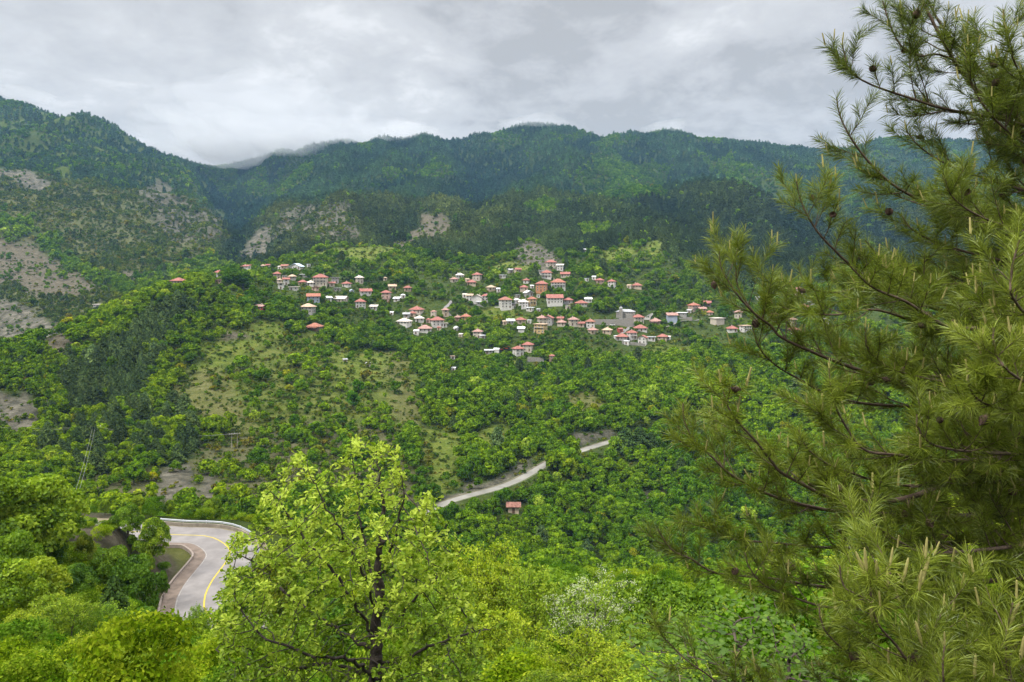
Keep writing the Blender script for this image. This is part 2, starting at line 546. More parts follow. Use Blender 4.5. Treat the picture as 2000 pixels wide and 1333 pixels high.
# ---- land cover, in photo coordinates: (kind, polygon, least and greatest distance)
COVER = [
    ("dry", [(262, 1065), (330, 1045), (388, 1062), (400, 1105), (335, 1175), (285, 1215), (262, 1140)], 60, 125),
    ("soil", [(262, 1085), (330, 1082), (345, 1105), (320, 1160), (285, 1190), (262, 1140)], 60, 125),
    ("soil", [(60, 1000), (150, 978), (262, 985), (278, 1062), (150, 1078), (60, 1065)], 60, 125),
    # grass and clearings on the near slope
    ("dry", [(325, 785), (372, 738), (420, 700), (468, 770), (520, 815), (500, 850), (400, 832), (345, 812)], 260, 560),
    ("grass", [(385, 700), (420, 655), (480, 632), (560, 640), (555, 690), (470, 715), (400, 722)], 260, 600),
    ("sparse", [(430, 720), (560, 640), (700, 690), (790, 690), (830, 760), (820, 850), (640, 830), (510, 850)], 260, 600),
    ("dry", [(740, 690), (790, 685), (795, 740), (830, 790), (810, 850), (760, 800), (762, 740)], 260, 600),
    ("soil", [(432, 652), (478, 648), (482, 664), (436, 664)], 260, 600),
    ("grass", [(640, 690), (760, 690), (750, 745), (660, 740)], 260, 600),
    ("grass", [(815, 850), (860, 835), (905, 850), (900, 950), (850, 968), (820, 930)], 260, 560),
    ("scrub", [(470, 840), (600, 830), (760, 830), (820, 940), (830, 985), (480, 990), (380, 930)], 230, 560),
    ("scrub", [(150, 850), (330, 840), (480, 880), (500, 1010), (150, 1000)], 230, 560),
    ("rock", [(0, 764), (60, 772), (132, 802), (110, 842), (50, 870), (-60, 880), (-60, 780)], 230, 700),
    ("rock", [(318, 915), (372, 905), (380, 965), (300, 985)], 230, 400),
    ("rock", [(396, 905), (425, 900), (420, 975), (385, 980)], 230, 400),
    ("soil", [(90, 660), (130, 640), (150, 690), (95, 695)], 300, 700),
    ("soil", [(180, 852), (222, 846), (235, 868), (170, 880)], 230, 500),
    ("dry", [(1120, 760), (1150, 765), (1190, 800), (1160, 815), (1100, 800)], 260, 560),
    ("grass", [(935, 842), (990, 826), (1010, 850), (960, 885), (930, 870)], 260, 560),
    ("rock", [(845, 985), (900, 955), (980, 925), (1030, 890), (1052, 905), (1000, 935), (900, 968), (850, 990)], 260, 560),
    ("rock", [(1115, 850), (1190, 838), (1205, 850), (1120, 875)], 260, 560),
    ("soil", [(1245, 965), (1300, 955), (1310, 985), (1250, 1010)], 230, 560),
    ("grass", [(1270, 672), (1345, 676), (1350, 702), (1255, 700)], 400, 700),
    ("grass", [(985, 705), (1010, 705), (1010, 722), (980, 722)], 400, 700),
    ("grass", [(900, 598), (1000, 604), (1060, 625), (900, 618)], 500, 900),
    ("pine", [(112, 745), (175, 705), (225, 668), (300, 612), (368, 598), (360, 640), (320, 700), (290, 762), (230, 805), (120, 790)], 260, 600),
    ("mixpine", [(80, 800), (240, 790), (380, 800), (380, 900), (250, 920), (60, 930)], 230, 600),
    # hill above the village
    ("grass", [(590, 512), (640, 478), (780, 478), (800, 500), (700, 512)], 600, 960),
    ("grass", [(960, 522), (1030, 500), (1070, 520), (1050, 530), (970, 535)], 600, 900),
    ("grass", [(1150, 498), (1220, 480), (1300, 478), (1290, 500), (1170, 510)], 600, 960),
    ("rock", [(998, 490), (1030, 466), (1080, 496), (1108, 530), (1060, 530), (1015, 512)], 600, 1100),
    ("soil", [(765, 494), (826, 422), (892, 428), (884, 462), (822, 482), (795, 500)], 900, 1500),
    # left mountain
    ("soil", [(-60, 470), (30, 466), (110, 505), (185, 550), (180, 590), (60, 565), (-60, 540)], 560, 1400),
    ("rock", [(-60, 575), (40, 585), (130, 650), (60, 668), (-60, 680)], 560, 1000),
    ("rock", [(-60, 335), (60, 332), (120, 360), (75, 372), (20, 360)], 900, 1900),
    ("rocksparse", [(265, 370), (315, 358), (380, 400), (442, 440), (418, 480), (335, 480), (300, 420)], 900, 2000),
    ("soil", [(235, 533), (420, 534), (415, 546), (240, 548)], 560, 1100),
    ("rock", [(455, 505), (500, 452), (530, 440), (520, 500), (480, 512)], 900, 1500),
    ("rocksparse", [(515, 470), (580, 400), (680, 395), (720, 440), (700, 470)], 900, 1450),
    ("leaf", [(-60, 395), (60, 430), (190, 540), (280, 560), (300, 585), (180, 560), (60, 470), (-60, 450)], 560, 1500),
    ("leaf", [(270, 545), (430, 500), (480, 535), (420, 560), (300, 575)], 560, 1100),
    ("leaf", [(540, 360), (560, 310), (610, 300), (615, 335), (560, 385)], 1700, 3000),
    ("leaf", [(390, 330), (430, 300), (470, 350), (450, 400), (410, 360)], 1700, 3000),
    ("leaf", [(1115, 340), (1210, 320), (1310, 330), (1290, 395), (1200, 410), (1130, 400)], 1400, 3000),
    ("leaf", [(1360, 300), (1450, 310), (1600, 400), (1500, 410), (1430, 380)], 1500, 3000),
    ("leaf", [(1020, 400), (1080, 395), (1090, 420), (1030, 420)], 900, 2000),
    ("leaf", [(1130, 445), (1200, 440), (1180, 470), (1140, 470)], 900, 1300),
]
KIND = {"leaf": 0, "pine": 1, "mixpine": 2, "sparse": 3, "scrub": 4, "grass": 5, "dry": 6, "soil": 7, "rock": 8, "rocksparse": 9, "mountain": 10, "bushy": 11}


def cover(px, py, d):
    px, py, d = (np.asarray(q, float) for q in (px, py, d))
    # crinkle the borders
    jx = px + 30 * fbm(px / 30, py / 16, 4)
    jy = py + 18 * fbm(px / 26 + 50, py / 20 + 9, 3)
    k = np.full(px.shape, KIND["leaf"])
    k[d > 880] = KIND["pine"]
    left = inpoly(jx, jy, [(-1500, 60), (300, 240), (375, 318), (392, 350), (425, 400), (450, 440), (436, 480), (405, 525), (330, 565), (150, 720), (-1500, 800)])
    k[(d > 620) & left] = KIND["bushy"]
    k[(d > 1500) & left] = KIND["mountain"]
    pn = fbm(px / 70 + 4, py / 34 + 8, 3)
    k[(d > 1450) & (k == KIND["pine"]) & (pn > 0.22)] = KIND["leaf"]
    # dark pine wood comes down to the village on the right
    pine_r = inpoly(jx, jy, [(1290, 470), (1330, 440), (1600, 440), (1600, 560), (1480, 560), (1380, 545), (1310, 520)]) & (d > 700)
    k[pine_r] = KIND["pine"]
    for kind, poly, d0, d1 in COVER:
        ext = max(q[0] for q in poly) - min(q[0] for q in poly)
        j_ = 0.4 if ext < 125 else 1.0
        k[inpoly(px + (jx - px) * j_, py + (jy - py) * j_, poly) & (d > d0) & (d < d1)] = KIND[kind]
    return k


CV = cover(1000 + F * GX / GY, PYG, GY)


def ground_material():
    m, n, l = new_mat("ground_material")
    o = n.new("ShaderNodeOutputMaterial")
    b = n.new("ShaderNodeBsdfPrincipled")
    b.inputs["Roughness"].default_value = 0.95
    b.inputs["Specular IOR Level"].default_value = 0.1
    l.new(b.outputs[0], o.inputs[0])
    geo = n.new("ShaderNodeNewGeometry")

    def noise(s, dt=5, r=0.6):
        z = n.new("ShaderNodeTexNoise")
        z.inputs["Scale"].default_value = s
        z.inputs["Detail"].default_value = dt
        z.inputs["Roughness"].default_value = r
        l.new(geo.outputs["Position"], z.inputs["Vector"])
        return z.outputs["Fac"]

    def ramp_(f, cols):
        r = n.new("ShaderNodeValToRGB")
        l.new(f, r.inputs[0])
        r.color_ramp.elements[0].position = cols[0][0]
        r.color_ramp.elements[0].color = (*cols[0][1], 1)
        r.color_ramp.elements[1].position = cols[-1][0]
        r.color_ramp.elements[1].color = (*cols[-1][1], 1)
        for p_, c_ in cols[1:-1]:
            r.color_ramp.elements.new(p_).color = (*c_, 1)
        return r.outputs[0]

    def mix(f, a, c):
        x = n.new("ShaderNodeMix")
        x.data_type = "RGBA"
        l.new(f, x.inputs[0])
        l.new(a, x.inputs[6])
        l.new(c, x.inputs[7])
        return x.outputs[2]

    def attr(a):
        x = n.new("ShaderNodeAttribute")
        x.attribute_name = a
        return x.outputs["Fac"]

    under = ramp_(noise(0.25, 6), [(0.3, (0.013, 0.025, 0.005)), (0.5, (0.028, 0.048, 0.009)), (0.7, (0.05, 0.068, 0.016))])
    grass = ramp_(noise(0.12, 8, 0.65), [(0.32, (0.052, 0.092, 0.007)), (0.5, (0.128, 0.178, 0.017)), (0.68, (0.225, 0.232, 0.046))])
    dry = ramp_(noise(0.15, 8, 0.65), [(0.3, (0.060, 0.068, 0.016)), (0.48, (0.138, 0.130, 0.040)), (0.7, (0.225, 0.190, 0.090))])
    soil = ramp_(noise(0.2, 8, 0.7), [(0.3, (0.050, 0.043, 0.025)), (0.5, (0.105, 0.086, 0.054)), (0.7, (0.18, 0.152, 0.105))])
    vor = n.new("ShaderNodeTexVoronoi")
    vor.inputs["Scale"].default_value = 0.22
    l.new(geo.outputs["Position"], vor.inputs["Vector"])
    rockn = noise(0.11, 10, 0.75)
    rock = ramp_(rockn, [(0.32, (0.030, 0.030, 0.023)), (0.46, (0.085, 0.078, 0.056)), (0.58, (0.165, 0.148, 0.110)), (0.72, (0.28, 0.255, 0.20))])
    tuft = ramp_(noise(1.1, 6, 0.75), [(0.35, (0.020, 0.040, 0.006)), (0.55, (0.07, 0.095, 0.014)), (0.7, (0.15, 0.15, 0.035))])
    fm = n.new("ShaderNodeMath")
    fm.operation = "MULTIPLY"
    fm.inputs[1].default_value = 0.55
    l.new(noise(0.05, 4), fm.inputs[0])
    grass = mix(fm.outputs[0], grass, tuft)
    dry = mix(fm.outputs[0], dry, tuft)
    c = mix(attr("grass"), under, grass)
    c = mix(attr("dry"), c, dry)
    c = mix(attr("soil"), c, soil)
    c = mix(attr("rock"), c, rock)
    l.new(c, b.inputs["Base Color"])
    bp = n.new("ShaderNodeBump")
    bp.inputs["Strength"].default_value = 1.0
    bp.inputs["Distance"].default_value = 3.0
    l.new(noise(0.30, 10, 0.7), bp.inputs["Height"])
    l.new(bp.outputs[0], b.inputs["Normal"])
    return m


M_ground = ground_material()
nr, nc = GX.shape
ii, jj = np.meshgrid(np.arange(nr - 1), np.arange(nc - 1), indexing="ij")
a0 = (ii * nc + jj).ravel()
gf = np.stack([a0, a0 + 1, a0 + nc + 1, a0 + nc], 1)
gv = np.stack([GX, GY, GZ], -1).reshape(-1, 3)
# a strip of level ground round and behind the camera joins the first row
row0 = gv[:nc].copy()
back = []
for yb, zb in ((1.0, -1.75), (-4.0, -1.7), (-30.0, -1.2)):
    q = row0.copy()
    q[:, 0] = row0[:, 0] * (1 + (4 - yb) * 0.6)
    q[:, 1] = yb
    q[:, 2] = zb
    back.append(q)
bv = np.vstack(back)
b0 = len(gv)
gv = np.vstack([gv, bv])
jj1 = np.arange(nc - 1)
fb = [np.stack([jj1 + b0, jj1 + b0 + 1, jj1 + 1, jj1], 1)]
for k in range(2):
    s = b0 + k * nc
    fb.append(np.stack([jj1 + s + nc, jj1 + s + nc + 1, jj1 + s + 1, jj1 + s], 1))
gf = np.vstack([gf] + fb)
gme = make_mesh("terrain", gv, gf, M_ground, smooth=True)


def cov_attr(name, kinds):
    v = np.zeros(CV.shape)
    for k_, w_ in kinds.items():
        v[CV == KIND[k_]] = w_
    v = gsmooth(gsmooth(v, 0.8, 0), 0.8, 1)
    a = gme.attributes.new(name, "FLOAT", "POINT")
    vv = np.zeros(len(gv), np.float32)
    vv[:nr * nc] = v.ravel()
    a.data.foreach_set("value", vv)


cov_attr("grass", {"grass": 1, "sparse": 0.8, "dry": 1, "scrub": 0.55, "bushy": 0.45, "mountain": 0.4, "leaf": 0.25})
cov_attr("dry", {"dry": 0.75, "scrub": 0.4, "sparse": 0.25, "grass": 0.15, "bushy": 0.35})
cov_attr("soil", {"soil": 0.95, "scrub": 0.45, "bushy": 0.25, "rocksparse": 0.3, "dry": 0.12})
cov_attr("rock", {"rock": 0.95, "rocksparse": 0.7, "bushy": 0.10, "soil": 0.25, "scrub": 0.08})
tag(obj("terrain", gme), kind="structure")


# ---------------------------------------------------------------- roads
def strip(name, pl, offs, mat, kind=None, lift=0.0, step=1.5, dash=None, zoffs=None, t_range=None):
    r = resample(pl, step)
    if t_range:
        r = r[int(len(r) * t_range[0]):int(len(r) * t_range[1])]
    t = np.gradient(r[:, :2], axis=0)
    t /= np.linalg.norm(t, axis=1)[:, None] + 1e-9
    nrm = np.stack([t[:, 1], -t[:, 0]], 1)     # to the right of travel
    cols = []
    for k, of in enumerate(offs):
        z_ = r[:, 2] + lift + (zoffs[k] if zoffs else 0)
        cols.append(np.stack([r[:, 0] + nrm[:, 0] * of, r[:, 1] + nrm[:, 1] * of, z_], 1))
    v = np.stack(cols, 1)
    n_, k_ = v.shape[:2]
    i_, j_ = np.meshgrid(np.arange(n_ - 1), np.arange(k_ - 1), indexing="ij")
    a_ = (i_ * k_ + j_).ravel()
    f_ = np.stack([a_, a_ + 1, a_ + k_ + 1, a_ + k_], 1)
    me = make_mesh(name, v.reshape(-1, 3), f_, mat, smooth=False)
    o = obj(name, me)
    if kind:
        o["kind"] = kind
    return o


M_asph = simple_mat("worn_asphalt", (0.185, 0.170, 0.160), 0.9, 0.22, 0.35, bump=0.15, detail=9)
M_asph2 = simple_mat("pale_asphalt", (0.185, 0.176, 0.150), 0.9, 0.28, 0.12, detail=9)
M_gutter = simple_mat("dirty_concrete", (0.15, 0.115, 0.09), 0.95, 0.30, 0.8, bump=0.3, detail=9)
M_kerb = simple_mat("kerb_concrete", (0.22, 0.18, 0.15), 0.9, 0.2, 2.0)
M_yellow = simple_mat("yellow_paint", (0.42, 0.33, 0.035), 0.7, 0.12, 2.5)
M_white = simple_mat("white_paint", (0.24, 0.22, 0.20), 0.8, 0.3, 1.5)
M_steel = simple_mat("galvanised_steel", (0.42, 0.44, 0.45), 0.45, 0.12, 3.0, metal=0.6)
M_conc = simple_mat("old_concrete", (0.22, 0.19, 0.15), 0.95, 0.25, 1.2, bump=0.3)

strip("road", road1, [-3.5, -1.2, 1.2, 3.3], M_asph, "structure", 0.0)
strip("road_marking", road1, [-0.10, 0.10], M_yellow, "structure", 0.012)
strip("road_shoulder", road1, [-5.2, -3.5], simple_mat("gravel_shoulder", (0.17, 0.145, 0.085), 0.95, 0.3, 1.0), "structure", -0.02, zoffs=[-0.05, 0.0])
strip("road_gutter", road1, [3.3, 3.7, 4.3, 4.85], M_gutter, "structure", 0.004, zoffs=[0.0, -0.02, -0.06, 0.10], t_range=(0.0, 0.93))
strip("road_kerb", road1, [4.85, 4.852, 5.1, 5.102], M_kerb, "structure", 0.0, zoffs=[0.10, 0.38, 0.38, -0.3], t_range=(0.0, 0.93))
strip("road_edge_line", road1, [3.12, 3.24], M_white, "structure", 0.012, t_range=(0.1, 0.9))
strip("valley_road", road2, [-2.2, 0, 2.2], M_asph2, "structure", 0.05, step=2.5)

strip("valley_road_verge", road2, [-3.6, -2.2], simple_mat("verge_soil", (0.10, 0.09, 0.055), 0.95, 0.4, 0.4), "structure", 0.035, step=2.5)
strip("valley_road_verge", road2, [2.2, 3.3], simple_mat("verge_grass", (0.07, 0.085, 0.03), 0.95, 0.4, 0.4), "structure", 0.035, step=2.5)
# guard rail on the outer side of the bend
gr = thing("guard_rail", "galvanised steel guard rail round the outer edge of the hairpin bend", "guard rail", tuple(road1[2]))
gl = np.array(gr.location)
rr = resample(road1, 1.0)
n0, n1_ = 24, int(len(rr) * 0.60)
tt = np.gradient(rr[:, :2], axis=0)
tt /= np.linalg.norm(tt, axis=1)[:, None]
nn = np.stack([tt[:, 1], -tt[:, 0]], 1)
line = np.stack([rr[:, 0] - nn[:, 0] * 4.1, rr[:, 1] - nn[:, 1] * 4.1, rr[:, 2]], 1)[n0:n1_] - gl
prof = [(0.0, 0.50), (-0.05, 0.56), (0.0, 0.62), (0.0, 0.68), (-0.05, 0.74), (0.0, 0.80)]
ns = nn[n0:n1_]
bv_, bf_ = [], []
for i, (q, s) in enumerate(zip(line, ns)):
    for of, h in prof:
        bv_.append((q[0] - s[0] * of * 2, q[1] - s[1] * of * 2, q[2] + h + 0.1))
k_ = len(prof)
for i in range(len(line) - 1):
    for j in range(k_ - 1):
        a_ = i * k_ + j
        bf_.append((a_, a_ + 1, a_ + k_ + 1, a_ + k_))
obj("beam", make_mesh("beam", bv_, np.array(bf_), M_steel), gr)
for i in range(0, len(line), 4):
    q, s = line[i], ns[i]
    pm = MB()
    x, y = q[0] - s[0] * 0.14, q[1] - s[1] * 0.14
    pm.box(x - .06, x + .06, y - .06, y + .06, q[2] - 0.8, q[2] + 0.88)
    pm.build("post", M_steel, gr)
# low wall below it
wl_ = MB()
for i in range(len(line) - 1):
    q0, q1, s0, s1 = line[i] + gl, line[i + 1] + gl, ns[i], ns[i + 1]
    f4 = lambda q, s, of, h: (q[0] + s[0] * of, q[1] + s[1] * of, q[2] + h)
    v = [f4(q0, s0, 0.30, -.6), f4(q0, s0, 0.30, .48), f4(q0, s0, 0.04, .48), f4(q0, s0, 0.04, -.6), f4(q1, s1, 0.30, -.6), f4(q1, s1, 0.30, .48), f4(q1, s1, 0.04, .48), f4(q1, s1, 0.04, -.6)]
    wl_.add(v, [(0, 1, 5, 4), (1, 2, 6, 5), (2, 3, 7, 6)])
tag(wl_.build("low_wall", M_conc), "low stained concrete wall under the steel guard rail of the bend", "wall")

# ---------------------------------------------------------------- tree building blocks


def unit(v):
    return v / (np.linalg.norm(v, axis=-1, keepdims=True) + 1e-9)


def cards(pos, nrm, size, rg, aspect=1.0, shape="blob", along=None):
    """one small leaf clump (or leaf) per point, facing nrm"""
    n = len(pos)
    if along is None:
        r = rg.normal(size=(n, 3))
        a = unit(np.cross(nrm, r))
    else:
        a = unit(along - nrm * np.sum(along * nrm, 1, keepdims=True))
    b = np.cross(nrm, a)
    size = np.broadcast_to(np.asarray(size, float), (n,))[:, None]
    if shape == "blob":       # uneven five-cornered clump, slightly cupped
        vs_ = []
        for k in range(5):
            an = 2 * math.pi * k / 5
            rad = size * rg.uniform(0.55, 1.15, (n, 1)) * 0.5
            vs_.append(pos + a * (math.cos(an) * rad) + b * (math.sin(an) * rad * aspect) - nrm * size * rg.uniform(0, 0.22, (n, 1)))
        return np.stack(vs_, 1).reshape(-1, 3), (np.arange(n)[:, None] * 5 + np.arange(5))
    if shape == "leaf":       # pointed leaf folded along its midrib, base at pos
        w = size * aspect * 0.5
        v0 = pos
        v1 = pos + a * size * 0.55 + b * w + nrm * w * 0.35
        v2 = pos + a * size
        v3 = pos + a * size * 0.55 - b * w + nrm * w * 0.35
        v = np.stack([v0, v1, v2, v3], 1).reshape(-1, 3)
        return v, (np.arange(n)[:, None] * 4 + np.arange(4))
    if shape == "lobed":      # oak-like leaf: wide beyond the middle, wavy edge
        w = size * aspect * 0.5
        q = []
        for t_, s_ in ((0, 0.04), (0.3, 0.45), (0.42, 0.36), (0.62, 1.0), (0.75, 0.78), (0.92, 0.62)):
            q.append((t_, s_))
        left = [pos + a * size * t_ + b * w * s_ + nrm * w * s_ * 0.3 for t_, s_ in q]
        right = [pos + a * size * t_ - b * w * s_ + nrm * w * s_ * 0.3 for t_, s_ in q[::-1]]
        tip = [pos + a * size * 1.02]
        L_ = left + tip + right
        v = np.stack(L_, 1).reshape(-1, 3)
        k = len(L_)
        return v, (np.arange(n)[:, None] * k + np.arange(k))


def lobed_crown(rg, H, R, z0, nl, nc, size, squash=0.8, rl=(0.28, 0.46)):
    """points, normals, sizes, tones of leaf clumps on a crown made of many uneven lobes"""
    c, rad = [], []
    for k in range(nl):
        u = rg.normal(size=3)
        u /= np.linalg.norm(u)
        u[2] = u[2] if u[2] > -0.75 else -u[2]
        q = u * np.array([R, R, (H - z0) * 0.5]) * rg.uniform(0.45, 0.74)
        c.append(q + np.array([0, 0, z0 + (H - z0) * 0.5]))
        rad.append(R * rg.uniform(*rl))
    c, rad = np.array(c), np.array(rad)
    pw = rad ** 2 / np.sum(rad ** 2)
    l_ = rg.choice(nl, nc * 2, p=pw)
    d = rg.normal(size=(nc * 2, 3))
    d = unit(d)
    d[:, 2] = np.where(d[:, 2] < -0.3, -d[:, 2], d[:, 2])
    p = c[l_] + d * rad[l_][:, None] * rg.uniform(0.75, 1.08, (nc * 2, 1)) * np.array([1, 1, squash])
    inside = np.zeros(len(p), bool)
    for k in range(nl):
        inside |= (np.linalg.norm((p - c[k]) / np.array([1, 1, squash]), axis=1) < rad[k] * 0.72) & (l_ != k)
    p, d, l_ = p[~inside][:nc], d[~inside][:nc], l_[~inside][:nc]
    lt = rg.uniform(0.18, 0.82, nl)
    tone = np.clip(lt[l_] + rg.normal(0, 0.16, len(p)), 0, 1)
    nrm = unit(d * 0.75 + rg.normal(size=d.shape) * 0.45)
    return p, nrm, size * rg.uniform(0.7, 1.3, len(p)), tone


def broadleaf_proto(seed, H, R, z0, nl, nc, size, squash=0.8, rl=(0.26, 0.44)):
    rg = np.random.default_rng(seed)
    p, nrm, s, t = lobed_crown(rg, H, R, z0, nl, nc, size, squash, rl)
    v, f = cards(p, nrm, s, rg, 0.9)
    return v, f, t


def conifer_proto(seed, H, R, z0, n, size, blunt=1.0):
    """dark pine: drooping boughs round a straight stem, the outline uneven"""
    rg = np.random.default_rng(seed)
    h = rg.uniform(0, 1, n) ** 0.85
    ang = rg.uniform(0, 2 * math.pi, n)
    prof_ = np.clip((1 - h) ** blunt, 0, 1) * np.where(h < 0.12, 0.6 + h * 3.3, 1.0)
    lob = 1 + 0.22 * np.sin(ang * 3 + h * 17 + seed) + 0.14 * np.sin(ang * 5 - h * 31)
    rr_ = R * prof_ * lob * rg.uniform(0.55, 1.05, n) + 0.12
    p = np.stack([np.cos(ang) * rr_, np.sin(ang) * rr_, z0 + (H - z0) * h - 0.10 * rr_], 1)
    out_ = np.stack([np.cos(ang), np.sin(ang), -0.15 + 0.5 * h], 1)
    nrm = unit(np.stack([np.cos(ang) * 0.65, np.sin(ang) * 0.65, np.full(n, 0.75)], 1) + rg.normal(size=(n, 3)) * 0.35)
    v, f = cards(p, nrm, size * (0.55 + 0.6 * (1 - h)) * rg.uniform(0.7, 1.3, n), rg, 0.6, along=out_)
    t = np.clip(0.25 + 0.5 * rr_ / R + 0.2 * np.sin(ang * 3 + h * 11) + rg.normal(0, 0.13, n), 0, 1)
    return v, f, t


def trunk_mesh(name, H, r, mat, lean=0.0, limbs=(), n=7):
    b = MB()
    p = np.array([0, 0, -0.8])
    hs = np.linspace(-0.8, H, 6)
    q = p
    for k in range(1, 6):
        nx = np.array([lean * (hs[k] / max(H, 1)) ** 2 * H, 0.05 * math.sin(k * 2.1), hs[k]])
        b.tube(q, nx, r * (1 - 0.13 * (k - 1)), r * (1 - 0.13 * k), n)
        q = nx
    for (h0, dx, dy, dz, rr_) in limbs:
        b.tube((lean * 0.3, 0, h0), (dx, dy, h0 + dz), rr_, rr_ * 0.35, 5)
    me = bpy.data.meshes.new(name)
    me.from_pydata(b.v, [], b.f)
    me.materials.append(mat)
    return me


M_bark = simple_mat("bark", (0.075, 0.058, 0.045), 0.95, 0.35, 6.0, bump=0.6)
M_bark_grey = simple_mat("grey_bark", (0.13, 0.115, 0.10), 0.95, 0.3, 5.0)

LEAF = dict(dark=(0.030, 0.068, 0.004), mid=(0.100, 0.188, 0.008), light=(0.215, 0.320, 0.020), trans=0.22)
PINE = dict(dark=(0.018, 0.035, 0.012), mid=(0.044, 0.070, 0.021), light=(0.086, 0.120, 0.032), trans=0.0)
M_leaf_o = leaf_mat("leaf_tinted_by_tree", source="object", **LEAF)
M_leaf_i = leaf_mat("leaf_of_the_wood", source="inst", **LEAF)
M_pine_o = leaf_mat("needles_tinted_by_tree", source="object", **PINE)
M_pine_i = leaf_mat("needles_of_the_wood", source="inst", **PINE)

# prototypes are about a metre in unit size: height 8 (broadleaf) or 12 (conifer), scaled when placed
BL = []
for k, (H, R, z0, nl, sq) in enumerate([(8, 3.8, 0.1, 34, .95), (8, 3.3, 0.2, 28, 1.05), (7.2, 4.2, 0.0, 40, .9), (9, 3.0, 0.3, 28, 1.1), (7, 3.7, 0.0, 32, .95), (8.5, 4.0, 0.3, 44, .9)]):
    v, f, t = broadleaf_proto(100 + k, H, R, z0, nl, 2200, 0.62, sq, (.18, .38))
    vm, fm, tm = broadleaf_proto(200 + k, H, R, z0, nl, 900, 0.92, sq, (.18, .38))
    vf, ff, tf = broadleaf_proto(300 + k, H, R, z0, max(9, nl // 2), 210, 1.9, sq)
    BL.append(dict(near=make_mesh("crown", v, f, M_leaf_o, t), mid=make_mesh("crown", vm, fm, M_leaf_i, tm), far=make_mesh("crown", vf, ff, M_leaf_i, tf),
                   trunk=trunk_mesh("trunk", H * 0.62, 0.17, M_bark, 0.1 * (k - 2), [(1.2, 1.5, .4, 2.2, .09), (1.6, -1.3, .7, 2.0, .08), (1.5, .2, -1.6, 2.3, .08)])))
PN = []
for k, (H, R, z0, bl_) in enumerate([(11.5, 3.4, 0.5, 0.45), (10.5, 3.3, 0.5, 0.5), (12, 3.2, 1.0, 0.4), (9.5, 3.6, 0.5, 0.38)]):
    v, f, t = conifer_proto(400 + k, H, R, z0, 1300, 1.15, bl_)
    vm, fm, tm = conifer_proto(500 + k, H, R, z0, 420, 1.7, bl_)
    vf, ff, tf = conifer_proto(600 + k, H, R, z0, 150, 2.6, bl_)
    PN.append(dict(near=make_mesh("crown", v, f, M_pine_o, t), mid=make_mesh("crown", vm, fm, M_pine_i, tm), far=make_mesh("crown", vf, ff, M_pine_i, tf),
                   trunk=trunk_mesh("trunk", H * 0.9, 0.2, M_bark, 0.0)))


def scatter_group(protos):
    """geometry nodes: one copy of a prototype on every point"""
    c = bpy.data.collections.new("tree_stock")
    for k, me in enumerate(protos):
        o = bpy.data.objects.new("stock_%02d" % k, me)
        c.objects.link(o)
    g = bpy.data.node_groups.new("scatter", "GeometryNodeTree")
    g.interface.new_socket("Geometry", in_out="INPUT", socket_type="NodeSocketGeometry")
    g.interface.new_socket("Geometry", in_out="OUTPUT", socket_type="NodeSocketGeometry")
    n, l = g.nodes, g.links
    gi, go = n.new("NodeGroupInput"), n.new("NodeGroupOutput")
    ip = n.new("GeometryNodeInstanceOnPoints")
    ci = n.new("GeometryNodeCollectionInfo")
    ci.inputs["Collection"].default_value = c
    ci.inputs["Separate Children"].default_value = True
    ci.inputs["Reset Children"].default_value = True
    l.new(ci.outputs[0], ip.inputs["Instance"])
    ip.inputs["Pick Instance"].default_value = True

    def na(name, t):
        q = n.new("GeometryNodeInputNamedAttribute")
        q.data_type = t
        q.inputs["Name"].default_value = name
        return q.outputs["Attribute"]

    l.new(na("pick", "INT"), ip.inputs["Instance Index"])
    er = n.new("FunctionNodeEulerToRotation")
    l.new(na("turn", "FLOAT_VECTOR"), er.inputs[0])
    l.new(er.outputs[0], ip.inputs["Rotation"])
    l.new(na("size", "FLOAT_VECTOR"), ip.inputs["Scale"])
    l.new(gi.outputs[0], ip.inputs["Points"])
    l.new(ip.outputs[0], go.inputs[0])
    return g


def scatter(name, pts, turn, size, pick, tint, group, cat_kind="stuff", label=None):
    me = bpy.data.meshes.new(name)
    n = len(pts)
    me.vertices.add(n)
    me.vertices.foreach_set("co", np.asarray(pts, np.float32).ravel())
    for nm, ty, arr, key in (("turn", "FLOAT_VECTOR", turn, "vector"), ("size", "FLOAT_VECTOR", size, "vector"), ("pick", "INT", pick, "value")):
        a = me.attributes.new(nm, ty, "POINT")
        a.data.foreach_set(key, np.asarray(arr, np.int32 if ty == "INT" else np.float32).ravel())
    a = me.attributes.new("tint", "FLOAT_COLOR", "POINT")
    a.data.foreach_set("color", np.asarray(tint, np.float32).ravel())
    o = obj(name, me)
    md = o.modifiers.new("scatter", "NODES")
    md.node_group = group
    return tag(o, label, None, None, cat_kind)


# ---------------------------------------------------------------- houses: where they stand (built further down)
WALLC = {"white": (0.58, 0.55, 0.51), "cream": (0.47, 0.41, 0.33), "yellow": (0.48, 0.34, 0.15), "grey": (0.33, 0.31, 0.29), "stone": (0.27, 0.25, 0.22), "tan": (0.46, 0.37, 0.27), "pink": (0.48, 0.33, 0.27), "orange": (0.42, 0.20, 0.10), "blue-grey": (0.30, 0.34, 0.41), "brown": (0.22, 0.15, 0.10), "dark red": (0.33, 0.07, 0.05)}
ROOFC = {"red": (0.28, 0.108, 0.082), "orange": (0.30, 0.120, 0.075), "pink": (0.32, 0.185, 0.15), "brown": (0.27, 0.12, 0.08), "pale": (0.56, 0.50, 0.43), "grey": (0.33, 0.33, 0.33), "tan": (0.43, 0.31, 0.21), "white": (0.72, 0.72, 0.72), "rusty": (0.20, 0.09, 0.065), "blue": (0.60, 0.70, 0.78)}
